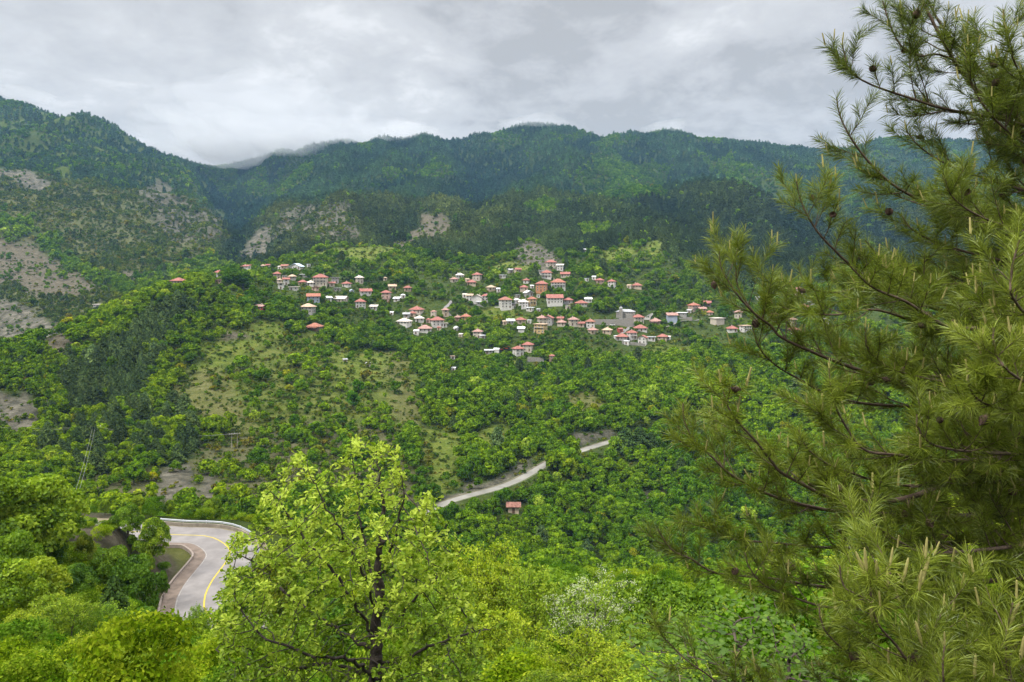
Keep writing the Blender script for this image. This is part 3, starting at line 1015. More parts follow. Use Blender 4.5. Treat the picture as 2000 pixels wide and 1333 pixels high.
M_wall = {k: simple_mat("plaster_" + k.replace(" ", "_").replace("-", "_"), c, 0.9, 0.16, 0.7, detail=8) for k, c in WALLC.items()}


def tile_mat(name, col):
    """roof tiles: courses down the slope and weathering"""
    m, n, l = new_mat(name)
    o = n.new("ShaderNodeOutputMaterial")
    b = n.new("ShaderNodeBsdfPrincipled")
    b.inputs["Roughness"].default_value = 0.85
    b.inputs["Specular IOR Level"].default_value = 0.2
    l.new(b.outputs[0], o.inputs[0])
    t = n.new("ShaderNodeTexCoord")
    z = n.new("ShaderNodeTexNoise")
    z.inputs["Scale"].default_value = 1.1
    z.inputs["Detail"].default_value = 8
    l.new(t.outputs["Object"], z.inputs["Vector"])
    w = n.new("ShaderNodeTexWave")
    w.bands_direction = "Z"
    w.inputs["Scale"].default_value = 2.6
    w.inputs["Distortion"].default_value = 0.6
    l.new(t.outputs["Object"], w.inputs["Vector"])
    ad = n.new("ShaderNodeMath")
    ad.operation = "MULTIPLY_ADD"
    ad.inputs[1].default_value = 0.16
    l.new(w.outputs["Fac"], ad.inputs[0])
    l.new(z.outputs["Fac"], ad.inputs[2])
    r = n.new("ShaderNodeValToRGB")
    l.new(ad.outputs[0], r.inputs[0])
    r.color_ramp.elements[0].position = 0.4
    r.color_ramp.elements[0].color = (*[c * 0.68 for c in col], 1)
    r.color_ramp.elements[1].position = 0.75
    r.color_ramp.elements[1].color = (*[min(1, c * 1.28 + 0.02) for c in col], 1)
    l.new(r.outputs[0], b.inputs["Base Color"])
    return m


M_roof = {k: tile_mat("tiles_" + k, c) for k, c in ROOFC.items()}
M_glass = simple_mat("window_glass", (0.035, 0.04, 0.045), 0.12, 0.3, 1.0, spec=0.6)
M_frame = simple_mat("window_frame_paint", (0.55, 0.50, 0.43), 0.6, 0.1, 4.0)
M_wood = simple_mat("dark_wood", (0.12, 0.07, 0.045), 0.8, 0.3, 4.0)
M_rail = simple_mat("dark_rail", (0.10, 0.09, 0.085), 0.6, 0.2, 4.0)
M_stonewall = simple_mat("rubble_stone", (0.25, 0.23, 0.20), 0.95, 0.4, 1.6, bump=0.6, detail=9)


def window_mesh(w, h):
    b = MB()
    b.box(-w / 2, w / 2, -0.05, 0.03, 0, h, 0)                    # frame
    b.box(-w / 2 + .09, -0.03, -0.075, -0.052, .09, h - .09, 1)    # two panes
    b.box(0.03, w / 2 - .09, -0.075, -0.052, .09, h - .09, 1)
    b.box(-w / 2 - .1, w / 2 + .1, -0.16, 0.03, -0.09, -0.003, 0)   # sill
    me = bpy.data.meshes.new("window")
    me.from_pydata(b.v, [], b.f)
    me.materials.append(M_frame)
    me.materials.append(M_glass)
    me.polygons.foreach_set("material_index", b.m)
    return me


ME_win = window_mesh(1.15, 1.35)
ME_winbig = window_mesh(1.9, 1.5)
_b = MB()
_b.box(-.55, .55, -0.06, 0.03, 0, 2.1, 0)
_b.box(-.45, .45, -0.09, -0.062, .1, 2.0, 0)
_b.box(.3, .36, -0.13, -0.092, .95, 1.1, 0)
ME_door = bpy.data.meshes.new("door")
ME_door.from_pydata(_b.v, [], _b.f)
ME_door.materials.append(M_wood)


def hip_roof(b, w, dp, z, pitch, ov, kind="hip", th=0.22):
    x, y = w / 2 + ov, dp / 2 + ov
    if kind == "hip":
        rise = min(x, y) * pitch
        rx, ry = max(x - y, 0.01), max(y - x, 0.01)
        top = [(-rx, -ry, z + rise), (rx, -ry, z + rise), (rx, ry, z + rise), (-rx, ry, z + rise)]
        e_ = [(-x, -y, z), (x, -y, z), (x, y, z), (-x, y, z)]
        lo = [(p[0], p[1], z - th) for p in e_]
        b.add(e_ + top + lo, [(0, 1, 5, 4), (1, 2, 6, 5), (2, 3, 7, 6), (3, 0, 4, 7), (4, 5, 6, 7), (8, 9, 1, 0), (9, 10, 2, 1), (10, 11, 3, 2), (11, 8, 0, 3), (11, 10, 9, 8)])
        return rise
    if kind in ("gable", "gablefront"):
        if kind == "gable":       # ridge along x
            rise = y * pitch
            v = [(-x, -y, z), (x, -y, z), (x, 0, z + rise), (-x, 0, z + rise), (-x, y, z), (x, y, z)]
        else:                     # ridge along y, the gable end to the front
            rise = x * pitch
            v = [(-x, y, z), (-x, -y, z), (0, -y, z + rise), (0, y, z + rise), (x, y, z), (x, -y, z)]
        lo = [(p[0], p[1], p[2] - th) for p in v]
        b.add(v + lo, [(0, 1, 2, 3), (3, 2, 5, 4), (9, 8, 7, 6), (10, 11, 8, 9), (6, 7, 1, 0), (4, 5, 11, 10), (0, 3, 9, 6), (3, 4, 10, 9), (7, 8, 2, 1), (8, 11, 5, 2)])
        return rise
    if kind == "flat":
        b.box(-x, x, -y, y, z - 0.05, z + 0.28)
        b.box(-x + .3, x - .3, -y + .3, y - .3, z + 0.282, z + 0.34)
        return 0.3
    if kind == "lean":
        v = [(-x, -y, z), (x, -y, z), (x, y, z + 2 * y * 0.22), (-x, y, z + 2 * y * 0.22)]
        lo = [(p[0], p[1], p[2] - th) for p in v]
        b.add(v + lo, [(0, 1, 2, 3), (7, 6, 5, 4), (4, 5, 1, 0), (5, 6, 2, 1), (6, 7, 3, 2), (7, 4, 0, 3)])
        return 2 * y * 0.22


HOUSE_AT = []        # (x, y, z, radius, photo box) of everything built on the hillside
NUM = {1: "one-storey", 2: "two-storey", 3: "three-storey"}


def house(px, py, wpx, st, kind, rc, wc, where, opts="", yaw=None, depth=0.8, name=None, cat=None, base=None):
    base = hit(px, py, 200, 1500) if base is None else base
    x, y, z = base
    rg = random.Random(int(px * 31 + py * 17))
    wpx = wpx * 0.94
    w = wpx / F * y * 0.94
    dp = w * depth
    if yaw is None:
        yaw = math.radians(rg.uniform(-28, 28))
    c_, s_ = abs(math.cos(yaw)), abs(math.sin(yaw))
    k = wpx / F * y / (w * c_ + dp * s_)
    w, dp = w * k, dp * k
    big = w > 4.2
    hs = 2.35 if big else min(2.3, w * 0.62)
    H = st * hs + 0.25
    noun = cat or ("house" if big else "shed")
    kindw = {"hip": "hipped", "gable": "gabled", "gablefront": "gabled", "flat": "flat", "lean": "sloping"}[kind]
    label = f"{wc} {NUM[st]} {noun} with {rc} {kindw} roof, {where}"
    t = thing(name or (noun.replace(" ", "_")), label, noun, (x, y, z), yaw, "houses of the village on the hillside" if big else "sheds and small outbuildings on the hillside")
    b = MB()
    b.box(-w / 2, w / 2, -dp / 2, dp / 2, -3.0, H)
    b.f = [f for i, f in enumerate(b.f)]
    rise_p = {"hip": 0.56, "gable": 0.50, "gablefront": 0.50}.get(kind, 0)
    if kind == "gable":
        r_ = dp / 2 * rise_p
        for sx in (-1, 1):
            q = [(sx * w / 2, -dp / 2, H), (sx * w / 2, dp / 2, H), (sx * w / 2, 0, H + r_)]
            b.add(q, [(0, 1, 2) if sx > 0 else (2, 1, 0)])
    if kind == "gablefront":
        r_ = w / 2 * rise_p
        for sy in (-1, 1):
            q = [(-w / 2, sy * dp / 2, H), (w / 2, sy * dp / 2, H), (0, sy * dp / 2, H + r_)]
            b.add(q, [(0, 1, 2) if sy < 0 else (2, 1, 0)])
    if kind == "lean":
        r_ = dp * 0.22
        b.add([(-w / 2, -dp / 2, H), (w / 2, -dp / 2, H), (w / 2, dp / 2, H), (-w / 2, dp / 2, H), (w / 2, dp / 2, H + r_), (-w / 2, dp / 2, H + r_)], [(1, 2, 4), (3, 0, 5), (2, 3, 5, 4)])
    wo = b.build("wall", M_wall[wc], t)
    rb = MB()
    rise = hip_roof(rb, w, dp, H + (0.13 if kind != "flat" else 0.06), rise_p, 0.9 if big else 0.3, kind)
    ro = rb.build("roof", M_roof[rc], t)
    if big and kind != "flat" and "c" not in opts and rg.random() < 0.7:
        cb = MB()
        cx = rg.uniform(-.3, .3) * w
        cb.box(cx - .35, cx + .35, 0.2, 0.9, H, H + rise + 0.7)
        cb.box(cx - .45, cx + .45, 0.1, 1.0, H + rise + 0.702, H + rise + 0.85)
        cb.build("chimney", M_wall["cream"], ro)
    if "n" not in opts:
        n = max(1, int(w / (2.6 if big else 2.2)))
        door = rg.randrange(n)
        for s in range(st):
            for i in range(n):
                wx = (i + 0.5) / n * w - w / 2
                if s == 0 and i == door:
                    obj("door", ME_door, t, (wx, -dp / 2 - 0.032, 0.05))
                else:
                    obj("window", ME_win if n > 1 or not big else ME_winbig, t, (wx, -dp / 2 - 0.032, s * hs + 0.95))
        m = max(1, int(dp / 3.4))
        sgn = -1 if yaw > 0 else 1
        if big:
            for s in range(st):
                for i in range(m):
                    wy = (i + 0.5) / m * dp - dp / 2
                    o = obj("window", ME_win, t, (sgn * (w / 2 + 0.032), wy, s * hs + 0.95))
                    o.rotation_euler = (0, 0, sgn * math.pi / 2)
    if "b" in opts:           # balcony along the front of the upper floor
        bb = MB()
        zb = (st - 1) * hs + 0.1
        bb.box(-w * .48, w * .48, -dp / 2 - 1.3, -dp / 2 - 0.01, zb, zb + 0.16)
        bb.build("balcony", M_wall["white"], t)
        rl = MB()
        rl.box(-w * .48, w * .48, -dp / 2 - 1.28, -dp / 2 - 1.23, zb + 0.95, zb + 1.02)
        for i in range(int(w / 0.5)):
            xx = -w * .48 + i * 0.5
            rl.box(xx, xx + .05, -dp / 2 - 1.275, -dp / 2 - 1.235, zb + 0.163, zb + .948)
        rl.build("railing", M_rail, t)
        for sx in (-.44, .44):
            pb = MB()
            pb.box(sx * w - .1, sx * w + .1, -dp / 2 - 1.25, -dp / 2 - 1.05, -2.0, zb - 0.003)
            pb.build("post", M_wall["white"], t)
    if "p" in opts:           # open porch roof on posts
        pb = MB()
        pb.add([(-w * .4, -dp / 2 - 2.2, hs * .86), (w * .4, -dp / 2 - 2.2, hs * .86), (w * .4, -dp / 2 - 0.01, hs * 1.0), (-w * .4, -dp / 2 - 0.01, hs * 1.0), (-w * .4, -dp / 2 - 2.2, hs * .82), (w * .4, -dp / 2 - 2.2, hs * .82), (w * .4, -dp / 2 - 0.01, hs * .96), (-w * .4, -dp / 2 - 0.01, hs * .96)], [(0, 1, 2, 3), (7, 6, 5, 4), (4, 5, 1, 0), (5, 6, 2, 1), (7, 4, 0, 3)])
        pb.build("porch_roof", M_roof[rc], t)
        for sx in (-.37, .37):
            q = MB()
            q.tube((sx * w, -dp / 2 - 2.0, -1.5), (sx * w, -dp / 2 - 2.0, hs * .83), .09, .09)
            q.build("post", M_wood, t)
    hpx = (H + rise) / y * F
    HOUSE_AT.append((x, y, z, math.hypot(w, dp) / 2, (px - wpx / 2, py - hpx, px + wpx / 2, py)))
    return t


HOUSES = [
    # left end of the ridge
    (349, 556, 28, 1, "hip", "red", "cream", "farthest left on the wooded ridge", "c"),
    (387, 550, 15, 1, "gablefront", "tan", "white", "second from the ridge's left", ""),
    (411, 546, 12, 1, "hip", "white", "white", "small, behind the ridge trees", ""),
    (427, 543, 21, 2, "hip", "red", "white", "third along the ridge, left of tall trees", ""),
    (430, 554, 18, 1, "flat", "pink", "pink", "low, just under the third ridge house", ""),
    (481, 530, 17, 2, "lean", "red", "white", "alone on the crest beside dark pines", ""),
    (514, 524, 10, 1, "hip", "tan", "cream", "tiny, on the crest beside the lone white house", "c"),
    (524, 523, 9, 1, "gable", "red", "cream", "tiny, second right of the lone crest house", "c"),
    (557, 525, 15, 1, "gable", "brown", "tan", "against the pale blue hall's left side", "c"),
    (580, 526, 25, 1, "gablefront", "blue", "white", "big pale hall highest on the left crest", "c"),
    # upper left cluster
    (541, 546, 17, 2, "hip", "red", "tan", "topmost left of the upper cluster", ""),
    (571, 546, 14, 1, "hip", "tan", "grey", "in the upper cluster under the pale hall", ""),
    (595, 542, 15, 1, "flat", "white", "grey", "modern slab above the big balconied house", ""),
    (626, 558, 29, 3, "hip", "red", "cream", "largest of the upper cluster, with balcony", "b"),
    (559, 557, 14, 2, "gable", "red", "white", "narrow, left part of the upper cluster", ""),
    (546, 558, 12, 2, "hip", "tan", "tan", "narrow, at the upper cluster's left edge", ""),
    (549, 565, 13, 2, "flat", "pale", "white", "lowest corner of the upper cluster", ""),
    (591, 557, 16, 1, "hip", "red", "tan", "between the narrow and the balconied house", ""),
    (607, 558, 14, 1, "hip", "pale", "white", "touching the balconied house's left side", ""),
    (616, 567, 15, 1, "flat", "pink", "pink", "directly below the balconied house", ""),
    (574, 567, 20, 1, "flat", "pale", "white", "ruined, below the upper cluster's middle", "c"),
    (655, 553, 14, 2, "flat", "grey", "grey", "right of the big balconied house", ""),
    (677, 560, 18, 1, "hip", "red", "white", "isolated, right of the grey flat one", ""),
    (702, 553, 17, 2, "hip", "pale", "cream", "standing alone highest right of upper cluster", ""),
    (714, 575, 27, 1, "gable", "red", "white", "long, under the lone pale-roofed house", ""),
    (612, 591, 29, 2, "gable", "orange", "blue-grey", "with tall bare gable facing left", "c"),
    (642, 588, 13, 1, "lean", "white", "white", "behind the blue-grey gable", ""),
    (667, 590, 27, 1, "gable", "pale", "cream", "long low, right of the blue-grey gable", ""),
    (704, 601, 23, 2, "hip", "red", "white", "many windows, among dense trees mid left", ""),
    (730, 605, 14, 1, "lean", "pale", "white", "right of the white house among trees", ""),
    (754, 583, 19, 2, "hip", "red", "pink", "alone between upper cluster and middle village", ""),
    (796, 568, 16, 1, "hip", "red", "tan", "half hidden above the stream gully", ""),
    (507, 606, 18, 1, "lean", "pink", "dark red", "alone on the knoll's wooded side", ""),
    (602, 612, 26, 2, "hip", "tan", "grey", "alone above the green terrace", "c"),
    (615, 645, 29, 1, "hip", "orange", "brown", "open barn alone on the meadow", "pc"),
    (790, 634, 29, 1, "hip", "pale", "white", "at the middle village's lower left corner", ""),
    (794, 620, 12, 1, "gable", "grey", "grey", "behind the pale-roofed corner house", ""),
    # upper middle
    (887, 551, 16, 1, "hip", "pink", "cream", "leftmost of the upper middle group", ""),
    (898, 543, 18, 1, "hip", "pale", "white", "above the pink-roofed upper middle house", ""),
    (932, 547, 19, 2, "hip", "red", "cream", "right of the pale-roofed upper house", ""),
    (921, 557, 18, 1, "hip", "red", "tan", "lowest of the upper middle four", ""),
    (982, 543, 13, 1, "flat", "white", "white", "by itself in trees of upper middle", ""),
    (997, 533, 12, 1, "gable", "grey", "grey", "against the long red-roofed top shed", ""),
    (1011, 532, 15, 1, "gable", "red", "tan", "long low, on the grass below the pine wood", ""),
    (1028, 553, 13, 1, "hip", "red", "white", "small, left above the orange house", ""),
    (1023, 567, 16, 1, "hip", "red", "tan", "just left of the tall orange house", ""),
    (1076, 522, 21, 2, "hip", "red", "cream", "topmost in the village under the grey scree", ""),
    (1094, 528, 14, 2, "lean", "pale", "white", "right of the topmost cream house", ""),
    (1068, 543, 22, 2, "hip", "red", "white", "second row below the topmost house", "b"),
    (1061, 535, 18, 1, "flat", "white", "white", "low, between topmost and second row houses", ""),
    (1104, 541, 19, 1, "gable", "red", "cream", "right end of the second top row", ""),
    (1058, 570, 25, 3, "hip", "red", "orange", "tall, unmistakable orange in the village top", ""),
    (1090, 562, 29, 2, "hip", "orange", "white", "with wide balcony, right of the orange one", "b"),
    (1032, 578, 19, 1, "gablefront", "white", "grey", "white-roofed, below the tall orange house", ""),
    (959, 567, 18, 1, "hip", "tan", "tan", "above the tall white gable house", ""),
    (974, 570, 9, 1, "lean", "white", "white", "tiny hut right of the tan-roofed house", ""),
    # centre
    (932, 592, 21, 2, "gablefront", "pale", "white", "tall blank gable at village centre left", "n"),
    (948, 589, 14, 2, "hip", "red", "white", "joined to the tall blank gable's right", ""),
    (938, 596, 14, 1, "lean", "grey", "grey", "lean-to below the tall blank gable", ""),
    (987, 602, 27, 3, "hip", "brown", "white", "many windows, on a long retaining wall", ""),
    (1022, 601, 20, 2, "hip", "pale", "white", "arched, right of the many-windowed white house", ""),
    (1039, 595, 18, 2, "hip", "orange", "yellow", "second right of the many-windowed white house", "b"),
    (1035, 607, 16, 1, "flat", "white", "white", "under the yellow house of the centre", ""),
    (1083, 593, 33, 2, "gable", "red", "white", "long like a school, two rows of windows", "c"),
    (1110, 592, 19, 1, "hip", "red", "grey", "at the long white building's right end", ""),
    (1135, 598, 25, 1, "hip", "red", "white", "left of the round plane trees", ""),
    (1149, 590, 13, 1, "lean", "white", "white", "behind the house left of the plane trees", ""),
    (814, 611, 28, 1, "hip", "red", "cream", "upper of the middle left group", ""),
    (806, 618, 13, 1, "hip", "red", "tan", "small, tucked under the group's upper house", ""),
    (819, 628, 20, 1, "hip", "pale", "white", "right of the pale-roofed corner house", ""),
    (854, 637, 29, 2, "hip", "red", "white", "largest of the middle left group", ""),
    (847, 620, 12, 2, "hip", "pink", "cream", "behind the largest of the middle left", ""),
    (870, 617, 14, 2, "hip", "pink", "tan", "right behind the largest middle left house", ""),
    (868, 638, 12, 1, "flat", "pale", "white", "right annex of the largest middle left house", ""),
    (830, 648, 27, 1, "hip", "pink", "white", "lowest of the middle left group", ""),
    (813, 653, 11, 1, "lean", "white", "white", "left below the lowest middle left house", ""),
    (910, 630, 18, 2, "hip", "orange", "yellow", "alone, tall and yellow between dark trees", ""),
    (895, 626, 13, 1, "hip", "pink", "brown", "left of the lone tall yellow house", ""),
    (933, 660, 19, 2, "hip", "pink", "cream", "alone in trees below the lone yellow house", ""),
    (942, 662, 13, 1, "flat", "white", "grey", "terrace house right under its pink neighbour", ""),
    (1017, 631, 21, 1, "hip", "red", "tan", "left of the yellow apartment block", ""),
    (997, 633, 15, 1, "gable", "white", "grey", "farther left of the yellow apartment block", ""),
    (1056, 651, 28, 3, "flat", "tan", "yellow", "apartment block with balconies across its front", "b"),
    (1059, 633, 20, 2, "hip", "pink", "cream", "directly behind the yellow apartment block", ""),
    (1071, 633, 22, 2, "gablefront", "red", "grey", "steep, right behind the yellow apartment block", ""),
    (1097, 636, 19, 1, "hip", "pink", "cream", "right of the yellow apartment block", ""),
    (1120, 636, 20, 2, "hip", "pink", "cream", "square, left of the grey plaza wall", ""),
    (1153, 640, 18, 2, "hip", "brown", "white", "dark windows, at the plaza wall's left end", ""),
    (1135, 638, 12, 1, "gable", "red", "tan", "small, left of the dark-windowed white house", ""),
    (1158, 651, 19, 1, "hip", "pink", "tan", "below the plaza, left one of two", ""),
    (1186, 651, 20, 1, "hip", "tan", "tan", "below the plaza, right one of two", ""),
    (1246, 631, 23, 2, "hip", "red", "cream", "right below the stone church", ""),
    (1251, 647, 24, 1, "hip", "red", "white", "two below the stone church", ""),
    (1215, 664, 25, 1, "hip", "red", "grey", "left end of the lower right row", ""),
    (1234, 662, 20, 2, "hip", "red", "white", "middle of the lower right row", "b"),
    (1255, 672, 20, 2, "gablefront", "red", "white", "tall white right end of the lower row", ""),
    (1294, 664, 22, 1, "hip", "red", "tan", "alone above the bright meadow", "c"),
    (1312, 627, 20, 2, "gable", "pink", "blue-grey", "boxy, right of the church by the road", "n"),
    (1280, 633, 23, 1, "hip", "pink", "brown", "open fronted, left of the boxy blue-grey", "p"),
    (1171, 553, 17, 1, "hip", "red", "pink", "left of two above the plane trees", ""),
    (1195, 560, 17, 2, "hip", "red", "white", "right of two above the plane trees", ""),
    (1160, 546, 9, 1, "lean", "white", "white", "tiny, upslope from the two above plane trees", "c"),
    (1229, 563, 10, 1, "gable", "tan", "cream", "narrow, left of the last upper red roof", ""),
    (1244, 563, 21, 1, "hip", "red", "tan", "farthest right of the upper houses", ""),
    (1145, 492, 9, 1, "lean", "white", "white", "alone on the high meadow", "c"),
    # right part, partly behind the pine
    (1355, 607, 23, 2, "hip", "orange", "pink", "highest left of the right hand group", "b"),
    (1371, 609, 15, 1, "gable", "pink", "pink", "joined right of the pink two-storey house", ""),
    (1381, 597, 17, 1, "gable", "red", "grey", "upslope behind the pink pair", "p"),
    (1386, 616, 15, 1, "hip", "orange", "cream", "downslope right of the pink pair", ""),
    (1332, 617, 22, 1, "flat", "white", "grey", "carport left of the pink pair", ""),
    (1401, 633, 28, 2, "flat", "pale", "cream", "long cream block by the pine's first tip", "n"),
    (1442, 621, 17, 2, "hip", "pink", "cream", "seen above the pine's low branch", ""),
    (1430, 648, 19, 1, "hip", "red", "white", "right below the long cream block", ""),
    (1456, 648, 24, 2, "flat", "tan", "white", "wide, seen through the pine's left needles", ""),
    (1512, 626, 19, 2, "hip", "brown", "tan", "seen through the pine, brown roofed", ""),
    (1560, 579, 13, 3, "hip", "red", "pink", "slim tower-like house above the pine gap", ""),
    (1569, 605, 19, 1, "hip", "red", "cream", "below the slim tower-like house", ""),
    (1550, 650, 20, 1, "hip", "red", "white", "lowest house in the pine gap", ""),
    (1548, 636, 16, 2, "hip", "pink", "tan", "middle house in the pine gap", ""),
    (1612, 637, 11, 2, "gablefront", "white", "white", "narrow, deepest right through the needles", ""),
    (1585, 596, 15, 1, "flat", "grey", "stone", "stone hut right of the slim tower-like house", ""),
    (1485, 586, 14, 1, "flat", "white", "white", "alone above the pine's long branch", "c"),
    # below the village
    (1012, 694, 23, 2, "hip", "red", "white", "lowest village house beside orange machines", ""),
    (1031, 686, 22, 2, "hip", "red", "cream", "behind the lowest village house", ""),
    (955, 691, 15, 1, "flat", "white", "grey", "pale box left of the orange machines", ""),
    (970, 689, 11, 1, "gable", "white", "white", "tent-like, nearest the orange machines", "n"),
    (1078, 708, 12, 2, "hip", "red", "brown", "red cap hut right below the village", ""),
    (884, 702, 10, 1, "flat", "tan", "white", "tiny, in trees below the village", "c"),
    (886, 724, 8, 1, "lean", "white", "white", "lowest tiny white hut in the trees", "c"),
    (674, 708, 10, 1, "gable", "grey", "stone", "left stone hut on the eroded meadow", "c"),
    (719, 716, 10, 1, "gable", "grey", "stone", "right stone hut on the eroded meadow", "c"),
    (1003, 1000, 22, 1, "gable", "rusty", "tan", "alone under the valley road", "c"),
    (192, 600, 18, 1, "flat", "pale", "grey", "alone left where the ridge runs down", "c"),
]
HOUSES += [
    (603, 521, 8, 1, "flat", "white", "white", "tiny, right of the big pale hall", "c"),
    (547, 526, 8, 1, "lean", "pale", "white", "tiny, left of the tan shed by the hall", "c"),
    (556, 544, 9, 1, "flat", "grey", "grey", "between the upper cluster's two hip roofs", ""),
    (648, 559, 13, 1, "lean", "red", "cream", "leaning on the balconied house's right side", ""),
    (659, 569, 13, 1, "flat", "grey", "grey", "low, alone in the green below upper cluster", ""),
    (687, 573, 10, 1, "gablefront", "blue", "blue-grey", "bluish, left of the long red roof", "c"),
    (752, 548, 9, 1, "hip", "tan", "cream", "tiny, upslope of the lone pink house", "c"),
    (756, 590, 10, 1, "flat", "pink", "pink", "in front of the lone pink house", ""),
    (766, 565, 17, 1, "gable", "tan", "tan", "long low, right above the lone pink house", ""),
    (787, 582, 10, 1, "hip", "white", "white", "small, between lone pink house and gully", "c"),
    (775, 589, 12, 1, "lean", "white", "white", "low, right of the lone pink house", ""),
    (765, 615, 7, 1, "lean", "white", "white", "tiny, in trees left of the middle group", "c"),
    (908, 581, 10, 1, "gable", "pale", "white", "upslope left of the tall blank gable", ""),
    (917, 588, 13, 2, "lean", "tan", "white", "terraced, touching the tall blank gable's left", ""),
    (913, 551, 10, 1, "lean", "tan", "tan", "behind the lowest upper middle house", "c"),
    (837, 630, 10, 1, "hip", "red", "pink", "squeezed left of the largest middle left house", ""),
    (891, 645, 10, 1, "hip", "white", "white", "open pavilion below the lone yellow house", "p"),
    (858, 645, 9, 1, "gable", "red", "tan", "below the largest middle left house", ""),
    (900, 658, 9, 1, "lean", "pale", "cream", "left of the pink-roofed house in trees", "c"),
    (1039, 563, 8, 1, "lean", "white", "white", "tiny, left of the tall orange house's base", "c"),
    (1052, 581, 8, 1, "flat", "pale", "white", "tiny, right of the white-roofed grey house", "c"),
    (1011, 582, 11, 1, "flat", "grey", "stone", "roofless looking ruin above the white arched house", ""),
    (1009, 592, 13, 1, "hip", "white", "white", "between many-windowed and arched white houses, upper", ""),
    (1003, 599, 10, 1, "flat", "grey", "grey", "against the many-windowed house's right wall", ""),
    (1052, 609, 8, 1, "gable", "grey", "grey", "right below the yellow house of the centre", "c"),
    (1109, 604, 10, 1, "flat", "pale", "cream", "under the low grey school wall", "c"),
    (1146, 549, 8, 1, "flat", "white", "white", "lower tiny one above the plane trees", "c"),
    (1095, 628, 13, 1, "gable", "red", "tan", "behind the hip roof right of the apartments", ""),
    (1018, 648, 13, 1, "gable", "white", "white", "left of the apartment block's foot", "n"),
    (1034, 631, 9, 1, "flat", "white", "white", "between red hip roof and apartment block", ""),
    (986, 634, 9, 1, "lean", "tan", "tan", "leftmost small one of the apartment row", "c"),
    (1211, 649, 12, 1, "gable", "red", "dark red", "dark red, above the lower right row", ""),
    (1204, 662, 10, 1, "flat", "white", "white", "at the lower right row's left corner", ""),
    (1224, 673, 13, 1, "flat", "white", "white", "front annex of the lower right row", ""),
    (1272, 665, 16, 1, "flat", "grey", "white", "long low, right of the lower right row", ""),
    (1306, 663, 9, 1, "lean", "pale", "white", "touching the meadow house's right side", ""),
    (1346, 612, 10, 1, "lean", "grey", "grey", "between carport and pink pair", "c"),
]
for H_ in HOUSES:
    house(*H_)

# ---- the stone church
cb_ = hit(1222, 621, 300, 1200)
ch = thing("church", "long grey stone church with low slate roofs and small domed bell turret", "church", tuple(cb_), math.radians(-14))
y_ = cb_[1]
cw, cd, chh = 38 / F * y_ * 0.93, 34 / F * y_ * 0.55, 5.4
b = MB()
b.box(-cw / 2, cw / 2, -cd / 2, cd / 2, -3, chh)
b.build("wall", M_stonewall, ch)
b = MB()
hip_roof(b, cw, cd, chh + 0.13, 0.42, 0.5, "hip")
cr = b.build("roof", M_roof["grey"], ch)
b = MB()
b.box(-cw * .33, -cw * .33 + 3.2, -cd / 2 - 2.6, -cd / 2 + .9, -3, chh + 1.2)
b.box(cw * .05, cw * .42, -cd / 2 - 3.4, -cd / 2 - .005, -3, chh * .62)
b.build("porch", M_stonewall, ch)
b = MB()
b.tube((-cw * .33 + 1.6, -cd / 2 - .8, chh + 1.205), (-cw * .33 + 1.6, -cd / 2 - .8, chh + 3.0), 1.35, 1.35, 10)
b.build("bell_turret", M_stonewall, ch)
b = MB()
pr = [(1.6, 3.003), (1.5, 3.4), (1.1, 4.0), (0.5, 4.45), (0.06, 4.7), (0.05, 5.6)]
for (r0, z0_), (r1_, z1_) in zip(pr[:-1], pr[1:]):
    b.tube((-cw * .33 + 1.6, -cd / 2 - .8, chh + z0_), (-cw * .33 + 1.6, -cd / 2 - .8, chh + z1_), r0, r1_, 12)
b.build("dome", M_roof["grey"], ch)
for i in range(6):
    obj("window", ME_win, ch, (-cw * .28 + i * cw * .13, -cd / 2 - 0.034, 3.7 if i > 2 else 2.6))
HOUSE_AT.append((cb_[0], cb_[1], cb_[2], cw / 2, (1202, 596, 1244, 621)))

# ---- retaining walls and plaza


def rwall(name, pts, h, label, mat=M_stonewall, th=0.6):
    b = MB()
    g = [hit(px, py, 300, 1200) for px, py in pts]
    d_ = np.mean([q[1] for q in g])
    q = [P(px, py, d_) for px, py in pts]
    for a_, c_ in zip(q[:-1], q[1:]):
        b.add([(a_[0], d_, a_[2] - 2.5), (c_[0], d_, c_[2] - 2.5), (c_[0], d_ + th, c_[2] - 2.5), (a_[0], d_ + th, a_[2] - 2.5), (a_[0], d_, a_[2] + h), (c_[0], d_, c_[2] + h), (c_[0], d_ + th, c_[2] + h), (a_[0], d_ + th, a_[2] + h)], [(0, 1, 5, 4), (1, 2, 6, 5), (2, 3, 7, 6), (3, 0, 4, 7), (4, 5, 6, 7)])
    o = b.build(name, mat)
    tag(o, label, "wall", "retaining walls in the village")
    xs = [p[0] for p in pts]
    ys = [p[1] for p in pts]
    HOUSE_AT.append((float(np.mean([p_[0] for p_ in q])), d_ - 2, 0, 3, (min(xs), min(ys) - h / d_ * F, max(xs), max(ys))))
    return o


rwall("retaining_wall", [(1160, 638), (1200, 638), (1238, 634)], 6.0, "high grey stone retaining wall of the plaza below the church")
rwall("retaining_wall", [(966, 604), (1004, 602)], 2.0, "pale retaining wall under the three-storey white house", M_wall["white"])
rwall("retaining_wall", [(1068, 595), (1118, 597)], 1.6, "low grey wall under the long white school-like building", M_stonewall)
rwall("retaining_wall", [(1215, 672), (1260, 678)], 2.5, "rough stone wall under the lower right row of houses")
rwall("retaining_wall", [(1030, 706), (1062, 708)], 3.2, "dark stone wall right of the lowest village house")
rwall("retaining_wall", [(1322, 625), (1352, 622)], 1.4, "thin grey road wall right of the boxy blue-grey house")


